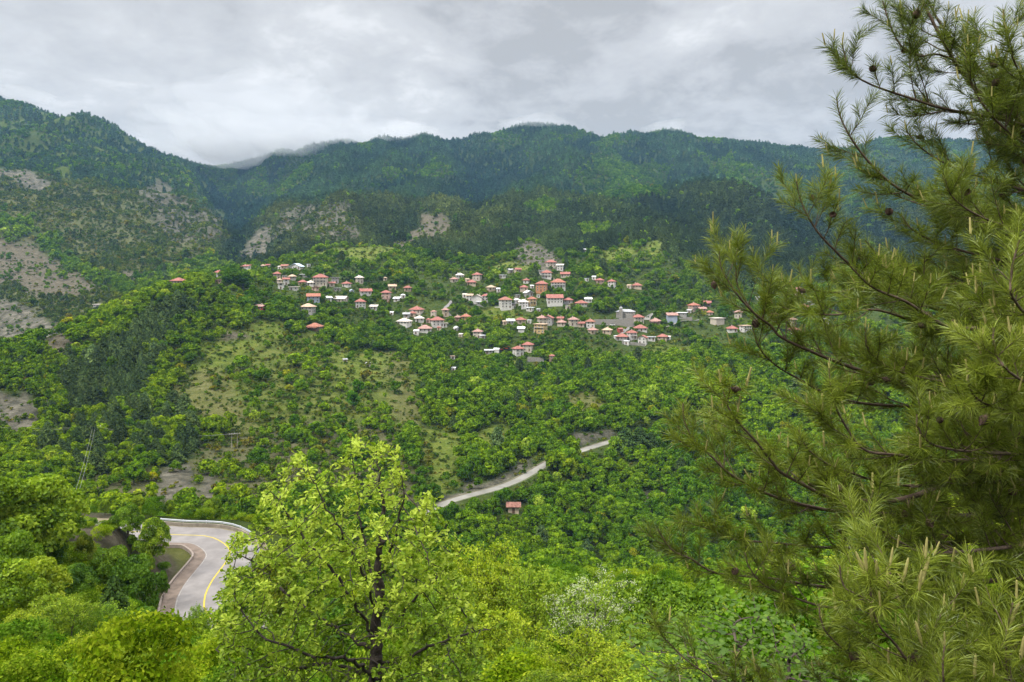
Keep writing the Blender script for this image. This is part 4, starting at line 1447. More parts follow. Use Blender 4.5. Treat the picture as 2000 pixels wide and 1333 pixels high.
def lane(name, pts, w, mat):
    pl = np.array([hit(px, py, 300, 1200) for px, py in pts])
    q = resample(pl, 3.0)
    q[:, 2] = ground_z(q[:, 0], q[:, 1]) + 0.35
    strip(name, q[::2], [-w / 2, 0, w / 2], mat, "structure", 0.0, step=3.0)
    for p_ in q[::3]:
        HOUSE_AT.append((p_[0], p_[1], p_[2], w * 0.6, (0, 0, 0, 0)))


lane("lane", [(878, 618), (870, 605), (876, 595), (882, 588)], 4.0, M_asph)
lane("lane", [(1200, 660), (1216, 650), (1232, 638), (1252, 632)], 4.5, M_asph)
lane("lane", [(1262, 626), (1266, 617), (1280, 611)], 7.0, M_asph2)
lane("lane", [(1290, 641), (1330, 628), (1370, 624)], 3.5, M_asph2)

# ---- machines, cars and poles


def tractor(px, py, s, label):
    p = hit(px, py, 300, 1000)
    t = thing("tractor", label, "tractor", tuple(p + np.array([0, 0, 0.1])), math.radians(15), "orange farm machines beside the lowest village house")
    M_or = simple_mat("orange_paint", (0.55, 0.10, 0.03), 0.5, 0.15, 2.0)
    M_rub = simple_mat("rubber", (0.03, 0.03, 0.03), 0.9, 0.2, 4.0)
    b = MB()
    b.box(-2.2 * s, 0.2 * s, -.5 * s, .5 * s, .8 * s, 1.7 * s)
    b.box(0.203 * s, 1.7 * s, -.8 * s, .8 * s, .8 * s, 1.5 * s)
    b.build("body", M_or, t)
    b = MB()
    b.box(0.25 * s, 1.6 * s, -.75 * s, .75 * s, 1.505 * s, 2.6 * s)
    b.build("cab", M_glass, t)
    b = MB()
    b.box(0.1 * s, 1.75 * s, -.85 * s, .85 * s, 2.605 * s, 2.75 * s)
    b.build("cab_roof", M_or, t)
    for x, r in ((-1.7, .5), (1.1, .85)):
        for sy in (-1, 1):
            b = MB()
            b.tube((x * s, sy * .85 * s, r * s), (x * s, sy * 1.25 * s, r * s), r * s, r * s, 16)
            b.build("wheel", M_rub, t)


tractor(981, 686, 1.0, "orange tractor nearer the pale box, lower of the two")
tractor(991, 684, 0.9, "orange tractor nearer the lowest village house")


def car(px, py, col, label, yaw):
    p = hit(px, py, 300, 1000)
    t = thing("parked_car", label, "car", tuple(p + np.array([0, 0, 0.35])), yaw, "cars parked on the village plaza")
    M_c = simple_mat("car_paint_" + label.split()[0], col, 0.3, 0.05, 1.0, spec=0.6)
    b = MB()
    pr = [(-2.1, .35), (-2.1, .85), (-1.9, .95), (-1.1, 1.0), (1.6, .95), (2.05, .8), (2.1, .35)]
    v = [(x, sy * .82, z) for sy in (-1, 1) for x, z in pr]
    k = len(pr)
    b.add(v, [tuple(range(k)), tuple(range(2 * k - 1, k - 1, -1))] + [(i, i + k, (i + 1) % k + k, (i + 1) % k) for i in range(k)])
    b.build("body", M_c, t)
    b = MB()
    pr = [(-1.5, .98), (-.8, 1.45), (.7, 1.45), (1.45, .98)]
    v = [(x, sy * .7, z) for sy in (-1, 1) for x, z in pr]
    b.add(v, [(0, 1, 2, 3), (7, 6, 5, 4), (0, 4, 5, 1), (1, 5, 6, 2), (2, 6, 7, 3)])
    b.build("cabin", M_glass, t)
    for x in (-1.3, 1.3):
        for sy in (-1, 1):
            b = MB()
            b.tube((x, sy * .66, .32), (x, sy * .86, .32), .32, .32, 14)
            b.build("wheel", M_rail, t)


car(1181, 637, (0.6, 0.6, 0.6), "silver car parked at the foot of the plaza wall, left one", 0.2)
car(1196, 637, (0.68, 0.67, 0.62), "white car parked at the foot of the plaza wall, right one", -0.15)


def hpole(px, py_base, hpx, label, two=True):
    p = hit(px, py_base, 200, 700)
    h = hpx / F * p[1]
    t = thing("power_pole", label, "power pole", tuple(p), math.radians(20), None)
    M_p = simple_mat("grey_pole_wood", (0.30, 0.27, 0.23), 0.9, 0.2, 3.0)
    s = h * 0.17
    for sx in ((-1, 1) if two else (0,)):
        b = MB()
        b.tube((sx * s, 0, -1), (sx * s, 0, h), .12, .08, 8)
        b.build("post", M_p, t)
    b = MB()
    b.box(-s * 2.1, s * 2.1, -.24, -.13, h - .5, h - .25)
    b.build("crossarm", M_p, t)
    for sx in (-1.9, 0, 1.9):
        b = MB()
        b.tube((sx * s, -.19, h - .248), (sx * s, -.19, h + .12), .09, .05, 8)
        b.build("insulator", M_wall["white"], t)
    return p + np.array([0, 0, h])


pa = hpole(458, 876, 30, "twin-post wooden power pole standing in shrubs on the near slope")
pb_ = hpole(184, 862, 32, "single wooden power pole on the bare brown hump")if False else hpole(184, 866, 34, "slim wooden power pole on the bare hump at the slope's left", False)
M_wire = simple_mat("wire", (0.22, 0.22, 0.20), 0.6, 0.1, 1.0)


def cable(a, c, sag, label, r=0.06):
    a, c = np.array(a, float), np.array(c, float)
    b = MB()
    q = a
    for k in range(1, 15):
        t_ = k / 14
        n_ = a + (c - a) * t_ - np.array([0, 0, sag * 4 * t_ * (1 - t_)])
        b.tube(q, n_, r, r, 5)
        q = n_
    tag(b.build("power_cable", M_wire), label, "cable", "cables of the power line")


for k, (dx, s_) in enumerate(((0, "left"), (7, "right"))):
    cable(pb_ + np.array([k * 1.2 - .6, 0, -.2]), P(140 + dx, 985, 178), 1.0, f"{s_} cable of the pair dropping from the slim pole to the ravine", 0.035)
for k in range(2):
    cable(pb_ + np.array([k * 1.0 - .5, 0, -.2]), pa + np.array([k * 1.2 - .6, 0, -.2]), 2.5, ["nearer", "farther"][k] + " thin cable strung between the slim and the twin-post pole", 0.03)
    cable(pb_ + np.array([k * 1.0 - .5, 0, -.2]), P(-200, 810 + 14 * k, 330), 3, ["upper", "lower"][k] + " thin cable running off past the rocky cliff at far left", 0.035)

# ---------------------------------------------------------------- woods
rg = np.random.default_rng(2024)
HA = np.array([(h[0], h[1], h[3]) for h in HOUSE_AT])
HB = np.array([h[4] for h in HOUSE_AT])
HD = np.array([h[1] for h in HOUSE_AT])
R2 = resample(road2, 2.0)
R2px, R2py = pix(R2[:, 0], R2[:, 1], R2[:, 2])
DENS = {"leaf": 0.95, "pine": 0.96, "mixpine": 0.9, "sparse": 0.56, "scrub": 0.62, "grass": 0.17, "dry": 0.15, "soil": 0.12, "rock": 0.12, "rocksparse": 0.40, "mountain": 0.95, "bushy": 0.88}
DLUT = np.zeros(12)
for k_, v_ in DENS.items():
    DLUT[KIND[k_]] = v_


def candidates(d0, d1, sp, pxr=(-160, 2160)):
    n_d = int((d1 - d0) / sp)
    X, Y = [], []
    for i in range(n_d):
        y = d0 + (i + 0.5) * sp
        x0, x1 = (pxr[0] - 1000) / F * y, (pxr[1] - 1000) / F * y
        x = np.arange(x0, x1, sp) + rg.uniform(-.45, .45, len(np.arange(x0, x1, sp))) * sp
        X.append(x + (i % 2) * sp / 2)
        Y.append(y + rg.uniform(-.45, .45, len(x)) * sp)
    return np.concatenate(X), np.concatenate(Y)


T = dict(x=[], y=[], z=[], s=[], w=[], con=[], tint=[], kind=[])
for d0, d1, sp, sc0 in ((226, 420, 4.2, 0.72), (420, 640, 4.7, 0.80), (640, 1000, 5.8, 0.92), (1000, 1700, 7.6, 1.0), (1700, 2780, 9.6, 1.12)):
    x, y = candidates(d0, d1, sp)
    z = ground_z(x, y)
    px, py = pix(x, y, z)
    k = cover(px, py, y)
    dens = DLUT[k]
    clump = fbm(x / 22, y / 22, 3)
    open_ = np.isin(k, [KIND["sparse"], KIND["scrub"], KIND["bushy"], KIND["rocksparse"], KIND["grass"], KIND["dry"], KIND["mountain"]])
    dens = np.where(open_, np.clip(dens * (1 + 2.2 * clump), 0.02, 0.97), dens)
    vill = (y > 540) & (y < 860) & (px > 440) & (k == KIND["leaf"])
    dens = np.where(vill, np.clip(0.66 + 1.0 * fbm(x / 40 + 7, y / 40, 2), 0.15, 0.97), dens)
    # trees get sparser between houses
    keep = rg.random(len(x)) < dens
    x, y, z, px, py, k, clump = (q[keep] for q in (x, y, z, px, py, k, clump))
    n = len(x)
    pn = fbm(x / 60 + 3, y / 60 + 1, 3)
    con = (k == KIND["pine"]) & (rg.random(n) < 0.94)
    con |= (k == KIND["mixpine"]) & (rg.random(n) < 0.45)
    con |= (k == KIND["mountain"]) & (rg.random(n) < np.where(pn > -0.05, 0.85, 0.25))
    con |= (k == KIND["bushy"]) & (rg.random(n) < np.where(pn > 0.1, 0.6, 0.12))
    con |= (k == KIND["leaf"]) & (y > 640) & (y < 1000) & (rg.random(n) < 0.05)
    con |= (k == KIND["leaf"]) & (y <= 640) & (rg.random(n) < 0.012)
    con |= (k == KIND["rocksparse"]) & (rg.random(n) < 0.5)
    s = sc0 * np.exp(rg.normal(0, 0.30, n))
    shr = np.isin(k, [KIND["sparse"], KIND["scrub"], KIND["grass"], KIND["dry"], KIND["rock"], KIND["soil"], KIND["bushy"], KIND["rocksparse"]])
    s = np.where(shr, s * rg.uniform(0.30, 0.80, n), s)
    s = np.where(vill[keep], s * rg.uniform(.55, 1.15, n), s)
    s = np.where(con & (y < 640), s * 0.95, s)
    s = np.where((rg.random(n) < .10) & (y < 1000), s * 1.4, s)
    s = np.minimum(s, sc0 * 1.45)
    w = s * rg.uniform(0.8, 1.25, n)
    # colour of the foliage: young yellow green, deep green, olive, pale
    t1 = fbm(x / 45 + 21, y / 45 + 4, 3) + rg.normal(0, 0.33, n)
    tl = np.ones((n, 3))
    A_ = np.array([[0.54, 0.70, 0.74], [0.84, 0.92, 0.86], [1.14, 1.11, 0.9], [1.45, 1.34, 0.95]])
    q = np.clip((t1 + 0.75) / 1.5, 0, 0.999) * 3
    i0 = q.astype(int)
    tl = A_[i0] * (1 - (q - i0))[:, None] + A_[np.minimum(i0 + 1, 3)] * (q - i0)[:, None]
    od = rg.random(n)
    tl = np.where((od < 0.018)[:, None], np.array([1.75, 1.15, 1.0]), tl)     # bronze young leaves
    tl = np.where(((od > 0.05) & (od < 0.068))[:, None], np.array([2.2, 1.75, 3.2]), tl)   # silvery willow
    knoll = ((px < 470) & (y < 640) & ~con)
    tl = np.where(knoll[:, None], tl * np.array([1.15, 1.05, 0.8]), tl)
    scr = np.isin(k, [KIND["bushy"], KIND["rocksparse"]])
    tl = np.where(scr[:, None] & ~con[:, None], tl * np.array([0.88, 0.70, 1.25]), tl)
    opn = np.isin(k, [KIND["sparse"], KIND["scrub"], KIND["grass"], KIND["dry"]])
    tl = np.where(opn[:, None], tl * np.array([1.22, 1.18, 1.0]), tl)
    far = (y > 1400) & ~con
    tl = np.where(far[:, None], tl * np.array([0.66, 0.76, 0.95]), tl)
    tp = np.exp(rg.normal(0, 0.22, (n, 1))) * np.array([[1.0, 1.0, 1.0]]) * (1.05 + 0.55 * pn[:, None])
    # relief shade put into the tints: hollows darker, crests lighter and more olive
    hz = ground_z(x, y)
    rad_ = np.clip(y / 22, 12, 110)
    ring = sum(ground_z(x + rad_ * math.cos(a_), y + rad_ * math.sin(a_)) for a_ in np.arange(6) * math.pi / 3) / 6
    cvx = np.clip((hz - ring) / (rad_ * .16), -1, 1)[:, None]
    tp = tp * (1 + .38 * cvx * np.array([[1.25, 1.0, .6]])) * np.where((y > 1400)[:, None], np.array([[.72, .96, 1.42]]), 1.0)  # far pines: the blue of distant air is put into their tint
    # the rounded hills behind the village carry thin olive wood, the hill on the right black pine
    olv = np.clip((y - 930) / 60, 0, 1) * np.clip((1500 - y) / 80, 0, 1) * np.clip((px - 470 + 60 * pn) / 60, 0, 1) * np.clip((1080 + 160 * pn - px) / 180, 0, 1) * np.clip(.75 + .9 * fbm(x / 90 + 40, y / 90, 3), 0, 1)
    tp = tp * (1 + olv[:, None] * np.array([[.50, .26, -.02]]))
    blk = (y > 860) & (y < 1460) & (px > 1240)
    tp = np.where(blk[:, None], tp * .68, tp)
    tl = tl * (1 + .22 * cvx)  # same relief shade painted into the broadleaf tints
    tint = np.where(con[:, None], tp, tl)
    # keep clear of houses, lanes and the valley road
    hh = np.where(con, 12.0, 8.0) * s
    ok = np.ones(n, bool)
    for (hx, hy, hr) in HA:
        c = (np.abs(x - hx) < hr + 6) & (np.abs(y - hy) < hr + 6)
        ok &= ~(c & (np.hypot(x - hx, y - hy) < hr + 2.2 * np.minimum(w, 1)))
    if d0 < 1000:
        tx, ty = pix(x, y, z + hh)
        rpx = 3.6 * w / y * F
        for (bx, hd) in zip(HB, HD):
            if bx[2] <= 0:
                continue
            c = (y < hd) & (y > hd - 120) & (tx + rpx * .8 > bx[0]) & (tx - rpx * .8 < bx[2]) & (ty < bx[3] - 2.5) & (py > bx[1])
            lowp = ty > bx[1] + (bx[3] - bx[1]) * .58
            ok &= ~(c & (rg.random(n) < np.where(lowp, 0.35, 0.96)))
        rd = np.full(n, 1e9)
        for q_ in R2[::2]:
            rd = np.minimum(rd, np.hypot(x - q_[0], y - q_[1]))
        ok &= rd > 4.6 + 1.5 * w
        if d0 < 430:
            ry = np.interp(tx, R2px, R2py, left=9999, right=9999)
            rdist = np.interp(tx, R2px, R2[:, 1])
            front = (y < rdist) & (ty < ry + 2.5) & (py > ry) & (y > rdist - 70)
            gap = ((tx > 1078) & (tx < 1125)) | (tx > 1205) | (tx < 800)
            ok &= ~(front & ~gap)
    ok &= shown(x, y, z + hh)
    for key, arr in (("x", x), ("y", y), ("z", z), ("s", s), ("w", w), ("con", con), ("tint", tint), ("kind", k)):
        T[key].append(arr[ok])
T = {k: np.concatenate(v) for k, v in T.items()}
NT = len(T["x"])
T["rz"] = rg.uniform(0, 2 * math.pi, NT)
T["pick"] = rg.integers(0, 600, NT)
# single trees that stand out: (px, py of the foot, height m, width factor, conifer, tint)
SINGLE = [
    (870, 548, 15, 0.8, 1, (.8, .8, .8)), (1170, 610, 13, 1.6, 0, (1.0, 1.05, .8)), (1190, 611, 14, 1.7, 0, (1.0, 1.0, .75)), (1253, 618, 12, 1.1, 0, (.6, .8, .75)),
    (960, 595, 13, 1.1, 0, (.55, .75, .7)), (985, 575, 10, 1.2, 0, (.6, .8, .7)), (930, 622, 11, 1.2, 0, (.6, .8, .7)), (462, 560, 17, 1.5, 0, (.5, .62, .6)), (450, 562, 15, 1.4, 0, (.55, .7, .65)), (475, 566, 15, 1.4, 0, (.6, .75, .6)),
    (1225, 885, 17, 1.3, 1, (1.0, 1.15, .9)), (1250, 886, 16, 1.4, 1, (.85, .95, .8)), (1272, 890, 14, 1.3, 1, (.9, 1.0, .85)), (1205, 885, 10, 1.3, 0, (1.5, 1.4, 1.8)),
    (1280, 800, 14, 1.2, 0, (2.3, 1.9, 3.4)), (1265, 800, 12, 1.1, 0, (2.3, 1.9, 3.2)), (353, 880, 13, 1.1, 1, (.9, 1.0, .8)), (146, 890, 13, 1.3, 1, (.9, 1., .8)), (230, 850, 12, 1.2, 1, (.9, 1., .8)), (262, 890, 12, 1.3, 1, (.9, 1., .8)), (285, 895, 11, 1.2, 1, (.8, .9, .8)),
    (1085, 850, 9, 1.3, 0, (1.7, 1.25, 1.2)), (1070, 800, 10, 1.4, 0, (1.5, 1.15, 1.0)), (690, 800, 10, 1.4, 0, (.6, .85, .7)), (700, 770, 9, 1.4, 0, (.65, .9, .7)), (575, 840, 8, 1.3, 0, (.7, .9, .7)), (1110, 935, 11, 1.3, 0, (1.5, 1.2, .9)), (1330, 930, 11, 1.3, 1, (1, 1, .9)), (1088, 922, 12, 1.5, 0, (1.15, 1.05, .8)), (1104, 916, 13, 1.4, 0, (.9, 1.0, .8)), (1120, 905, 11, 1.4, 0, (1.2, 1.1, .9)),
]
add = {k: [] for k in T}
for (px, py, h, wf, cn, tn) in SINGLE:
    p = hit(px, py, 225, 1100)
    H0 = 12.5 if cn else 8.0
    for key, v in (("x", p[0]), ("y", p[1]), ("z", p[2]), ("s", h / H0), ("w", h / H0 * wf * (1.0 if cn else 0.75)), ("con", bool(cn)), ("tint", tn), ("kind", 0), ("rz", rg.uniform(0, 6)), ("pick", int(rg.integers(0, 600)))):
        add[key].append(v)
for k in T:
    T[k] = np.concatenate([T[k], np.array(add[k], dtype=T[k].dtype)])
NT = len(T["x"])
print("trees on the hills:", NT, "conifers", int(T["con"].sum()))

# the largest in the picture become trees of their own
TX, TY = pix(T["x"], T["y"], T["z"] + np.where(T["con"], 12, 8) * T["s"])
BX, BY = pix(T["x"], T["y"], T["z"])
MYc = (TY + BY) / 2
fg_line = np.interp(TX, [-200, 0, 130, 200, 430, 460, 560, 700, 800, 880, 910, 1100, 1300, 1420, 1421, 2200], [925, 925, 985, 985, 980, 960, 920, 870, 900, 1010, 1060, 1090, 1100, 1090, 0, 0])
big = T["s"] / T["y"] * np.where(T["con"], 12.0, 8.0)
vis = (MYc < fg_line) & (TX > -20) & shown(T["x"], T["y"], T["z"] + 4 * T["s"], 0)
score = np.where(vis, big, 0)
single = np.zeros(NT, bool)
single[NT - len(SINGLE):] = True
for cn, cnt in ((False, 225), (True, 260)):
    sc_ = np.where((T["con"] == cn) & ~single, score, -1)
    single[np.argsort(-sc_)[:cnt - sum(1 for q in SINGLE if bool(q[4]) == cn)]] = True

MARKS = [(65, 810, "the rocky cliff"), (250, 690, "the dark pine grove"), (458, 860, "the twin-post power pole"), (184, 850, "the slim power pole"), (420, 780, "the dry grass clearing"), (480, 660, "the green terrace"),
         (612, 640, "the meadow barn"), (700, 712, "the stone huts"), (785, 730, "the eroded gully"), (860, 900, "the grassy bank"), (1003, 995, "the rusty-roofed shed"), (990, 915, "the grey rock cutting"), (1090, 895, "the hidden bend of the valley road"),
         (1165, 870, "the valley road's upper stretch"), (900, 970, "the valley road's lower stretch"), (1235, 865, "the roadside pines"), (1280, 785, "the silvery willow"), (1150, 785, "the tan clearing"), (1010, 690, "the lowest village house"), (1270, 975, "the red earth patch"),
         (960, 850, "the small green field"), (1300, 690, "the bright meadow"), (345, 930, "the lower rock outcrops"), (600, 880, "the scrubby slope"), (500, 800, "the brown slope"), (115, 670, "the bare earth saddle"), (349, 550, "the ridge's end house"), (507, 600, "the dark red hut"), (602, 605, "the grey pyramid-roofed house"),
         (870, 530, "the slim spire conifer"), (1050, 500, "the grey scree"), (840, 440, "the bald tan knoll"), (700, 480, "the hilltop meadow"), (1222, 610, "the church"), (620, 375, "the rounded scrubby hill"), (1380, 480, "the black pine hill"), (1225, 490, "the high meadow"), (1440, 620, "the pine's first houses"), (940, 490, "the pine spur"), (1150, 600, "the plane trees"), (1100, 1000, "the valley woods"), (1200, 1040, "the white-flowering shrub"), (1330, 820, "the right pine's tips"), (1000, 780, "the leafy slope")]


def where_is(px, py):
    """nearest landmarks of a tree, in words"""
    dd = sorted((math.hypot(px - m[0], (py - m[1]) * 1.4), m) for m in MARKS)
    out_ = []
    for q, m in dd[:2]:
        dx, dy = px - m[0], py - m[1]
        if abs(dx) > 2.2 * abs(dy):
            r = "left of" if dx < 0 else "right of"
        elif abs(dy) > 2.2 * abs(dx):
            r = "above" if dy < 0 else "below"
        else:
            r = ("upper " if dy < 0 else "lower ") + ("left of" if dx < 0 else "right of")
        far_ = "just " if q < 38 else ("" if q < 95 else "well ")
        out_.append((far_ + r + " " + m[2], q))
    return out_


def tone_word(t, cn):
    s = t[0] + t[1] + t[2]
    if cn:
        return "blackish" if s < 2.55 else ("dark green" if s < 3.2 else "lighter green")
    if t[2] > 1.6:
        return "silvery"
    if t[0] > 1.45 and t[1] < 1.3:
        return "bronze tinted"
    if t[0] < 0.75:
        return "deep green"
    if t[0] < 1.02:
        return "mid green"
    if t[0] < 1.4:
        return "fresh green"
    return "yellow green"


seen_labels = {}
order = np.argsort(-big * single)[:int(single.sum())]
for i in order:
    cn = bool(T["con"][i])
    pr = PN if cn else BL
    q = pr[T["pick"][i] % len(pr)]
    s, w = float(T["s"][i]), float(T["w"][i])
    h = s * (12.5 if cn else 8.0)
    small = (not cn) and h < 4.4
    asp = w / s
    form = ("slender" if asp < 0.95 else "broad") if cn else ("spreading" if asp > 1.1 else ("upright" if asp < 0.93 else "rounded"))
    sizew = "small" if h < (9 if cn else 5.2) else ("tall" if h > (13.5 if cn else 7.4) else "medium")
    a_, b__ = where_is(float(TX[i]), float(MYc[i]))
    noun = "pine" if cn else ("shrub" if small else "tree")
    lab = f"{sizew} {form} {tone_word(T['tint'][i], cn)} {noun} {a_[0]}"
    if lab in seen_labels:
        lab2 = lab + ", " + b__[0]
        lab = lab2 if len(lab2.split()) <= 16 else lab
    if lab in seen_labels:
        lab2 = f"{sizew} {form} {tone_word(T['tint'][i], cn)} {noun} {b__[0]}"
        lab = lab2 if lab2 not in seen_labels else lab
    seen_labels[lab] = seen_labels.get(lab, 0) + 1
    t = thing("pine_tree" if cn else ("shrub" if small else "broadleaf_tree"), lab, "pine tree" if cn else ("shrub" if small else "tree"), (float(T["x"][i]), float(T["y"][i]), float(T["z"][i]) - 0.25), float(T["rz"][i]),
              "pines on the hills across the valley" if cn else "broadleaf trees and shrubs across the valley")
    t.scale = (w, w, s)
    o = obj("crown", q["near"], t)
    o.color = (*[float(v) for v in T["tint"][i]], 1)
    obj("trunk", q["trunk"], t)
print("labels", len(seen_labels), "for", len(order))

rest = ~single
for nm, sel, protos in (("broadleaf_wood", rest & ~T["con"] & (T["y"] < 900), [q["mid"] for q in BL]), ("far_broadleaf_wood", rest & ~T["con"] & (T["y"] >= 900), [q["far"] for q in BL]),
                        ("pine_wood", rest & T["con"] & (T["y"] < 1050), [q["mid"] for q in PN]), ("far_pine_wood", rest & T["con"] & (T["y"] >= 1050), [q["far"] for q in PN])):
    I = np.where(sel)[0]
    pts = np.stack([T["x"][I], T["y"][I], T["z"][I] - 0.25], 1)
    turn = np.stack([np.zeros(len(I)), np.zeros(len(I)), T["rz"][I]], 1)
    size = np.stack([T["w"][I], T["w"][I], T["s"][I]], 1)
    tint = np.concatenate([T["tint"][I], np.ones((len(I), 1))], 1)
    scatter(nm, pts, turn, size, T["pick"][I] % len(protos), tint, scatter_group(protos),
            label={"broadleaf_wood": "mixed green broadleaf wood covering the valley slopes around the village", "far_broadleaf_wood": "light green broadleaf wood in patches on the far mountains", "pine_wood": "dark pine wood above and behind the village", "far_pine_wood": "bluish dark pine forest covering the far mountains"}[nm])

# ---- low scrub and tussocks on the open ground, uncountable
SC = []
M_scrub = leaf_mat("scrub_leaf", trans=0.15, source="inst", dark=(0.025, 0.045, 0.004), mid=(0.070, 0.105, 0.010), light=(0.150, 0.175, 0.030))
for sd, H, R, nn2 in ((71, 1.0, .9, 60), (72, .7, 1.1, 50), (73, 1.5, .9, 80)):
    rg2 = np.random.default_rng(sd)
    p, nrm, s_, t_ = lobed_crown(rg2, H, R, 0.0, 9, nn2, 0.5, 0.8)
    v, f = cards(p, nrm, s_, rg2, 0.8)
    SC.append(make_mesh("scrub", v, f, M_scrub, t_))
xs, ys = [], []
for d0, d1, sp in ((226, 620, 1.9), (620, 1000, 2.8), (1000, 1500, 5.0)):
    x, y = candidates(d0, d1, sp, (-100, 1700))
    xs.append(x)
    ys.append(y)
x, y = np.concatenate(xs), np.concatenate(ys)
z = ground_z(x, y)
px, py = pix(x, y, z)
k = cover(px, py, y)
pr_ = np.zeros(12)
for kk, vv in {"grass": .24, "dry": .26, "sparse": .36, "scrub": .5, "bushy": .7, "rocksparse": .5, "soil": .10, "rock": .10, "leaf": .25}.items():
    pr_[KIND[kk]] = vv
pp = np.clip(pr_[k] * (1 + 1.6 * fbm(x / 9, y / 9, 3)), 0, 1)
kp = (rg.random(len(x)) < pp) & shown(x, y, z + 2, 6)
for (hx, hy, hr) in HA:
    kp &= ~(np.hypot(x - hx, y - hy) < hr + .3)
for q_ in R2[::2]:
    kp &= ~(np.hypot(x - q_[0], y - q_[1]) < 3.6)
x, y, z, k = x[kp], y[kp], z[kp], k[kp]
n = len(x)
sz = np.exp(rg.normal(-.05, .45, n)) * np.where(y > 1000, 2.2, np.where(y > 620, 1.25, 1.0))
pal = np.array([[.75, .95, .9], [1.1, 1.1, .9], [1.45, 1.25, 1.0], [1.7, 1.15, 1.1]])
tn_ = pal[rg.choice(4, n, p=[.35, .35, .2, .1])] * rg.uniform(.8, 1.2, (n, 1))
scatter("scrub", np.stack([x, y, z - .1], 1), np.stack([np.zeros(n), np.zeros(n), rg.uniform(0, 6.28, n)], 1), np.stack([sz, sz, sz], 1), rg.integers(0, 3, n), np.concatenate([tn_, np.ones((n, 1))], 1), scatter_group(SC), label="low scrub and grass tussocks on the open slopes")
print("scrub", n)

# ---------------------------------------------------------------- trees near the camera


def colonize(rg, att, chains, step, infl, kill, iters=90, up=0.0):
    """grow a branch skeleton from the given chains into the attraction points"""
    nodes, par = [], []
    for ch_ in chains:
        prev = None
        for k, (p, anchor) in enumerate(ch_):
            if anchor is not None:
                prev = anchor
                continue
            nodes.append(p)
            par.append(-1 if prev is None else prev)
            prev = len(nodes) - 1
    nodes = [np.array(q, float) for q in nodes]
    A = np.array(att, float)
    N = np.array(nodes)
    d2 = np.full(len(A), 1e9)
    nn_ = np.zeros(len(A), int)

    def upd(new, off):
        nonlocal d2, nn_
        D = ((A[:, None, :] - new[None]) ** 2).sum(-1)
        j = D.argmin(1)
        v = D[np.arange(len(A)), j]
        k = v < d2
        d2[k] = v[k]
        nn_[k] = j[k] + off

    upd(N, 0)
    for it in range(iters):
        alive = d2 > kill * kill
        A, d2, nn_ = A[alive], d2[alive], nn_[alive]
        if not len(A):
            break
        act = d2 < infl * infl
        if not act.any():
            break
        u, inv = np.unique(nn_[act], return_inverse=True)
        dirs = np.zeros((len(u), 3))
        np.add.at(dirs, inv, unit(A[act] - N[nn_[act]]))
        dirs = unit(dirs + rg.normal(size=dirs.shape) * 0.25 + np.array([0, 0, up]))
        new = N[u] + dirs * step
        off = len(N)
        N = np.vstack([N, new])
        par += list(u)
        upd(new, off)
        if len(N) > 9000:
            break
    return N, np.array(par)


def radii(par, n, tip, ex, rmin=None):
    r = np.zeros(n)
    acc = np.zeros(n)
    kids = np.zeros(n, int)
    for i in range(n - 1, -1, -1):
        r[i] = tip if acc[i] == 0 else acc[i] ** (1 / ex)
        if par[i] >= 0:
            acc[par[i]] += r[i] ** ex
            kids[par[i]] += 1
    return r, kids


def tubes(N, par, r, sides=6, rg=None):
    """skin every segment of a skeleton with a tapered tube"""
    I = np.where(par >= 0)[0]
    p0, p1 = N[par[I]], N[I]
    t = unit(p1 - p0)
    ref = np.where(np.abs(t[:, 2:3]) < 0.9, np.array([[0, 0, 1.0]]), np.array([[1.0, 0, 0]]))
    a = unit(np.cross(t, ref))
    b_ = np.cross(t, a)
    r0 = np.minimum(r[par[I]], r[I] * 1.35)
    r1_ = r[I]
    V = []
    for c_, rr_ in ((p0 - t * (r0 * 0.3)[:, None], r0), (p1 + t * (r1_ * 0.3)[:, None], r1_)):
        for k in range(sides):
            an = 2 * math.pi * k / sides
            V.append(c_ + (a * math.cos(an) + b_ * math.sin(an)) * rr_[:, None])
    V = np.stack(V, 1)          # seg, 2*sides, 3
    base = np.arange(len(I))[:, None] * (2 * sides)
    Fq = []
    for k in range(sides):
        Fq.append(np.stack([base[:, 0] + k, base[:, 0] + (k + 1) % sides, base[:, 0] + sides + (k + 1) % sides, base[:, 0] + sides + k], 1))
    return V.reshape(-1, 3), np.vstack(Fq)


def tuft_leaves(rg, N, par, r, kids, rmax, per, leaf, spread, shape, aspect, tip_boost=2.0, tone0=0.45, droop=0.0, ztone=0.0):
    I = np.where((r <= rmax) & (par >= 0))[0]
    cnt = rg.poisson(np.where(kids[I] == 0, per * tip_boost, per))
    idx = np.repeat(I, cnt)
    n = len(idx)
    d = unit(N[idx] - N[par[idx]])
    base = N[idx] + rg.normal(size=(n, 3)) * spread * 0.5 - d * rg.uniform(0, spread, (n, 1))
    out_ = unit(d * 0.7 + rg.normal(size=(n, 3)) * 0.85 + np.array([0, 0, 0.15 - droop]))
    nrm = unit(rg.normal(size=(n, 3)) * 0.6 + np.array([0, 0, 0.8]))
    s = leaf * rg.uniform(0.55, 1.2, n)
    v, f = cards(base, nrm, s, rg, aspect, shape, along=out_)
    nt = rg.normal(0, 0.17, len(N))
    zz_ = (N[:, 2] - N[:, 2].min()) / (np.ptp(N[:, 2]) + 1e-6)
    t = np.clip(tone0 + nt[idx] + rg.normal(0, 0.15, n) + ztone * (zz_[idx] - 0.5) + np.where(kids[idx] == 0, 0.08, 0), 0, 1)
    return v, f, t


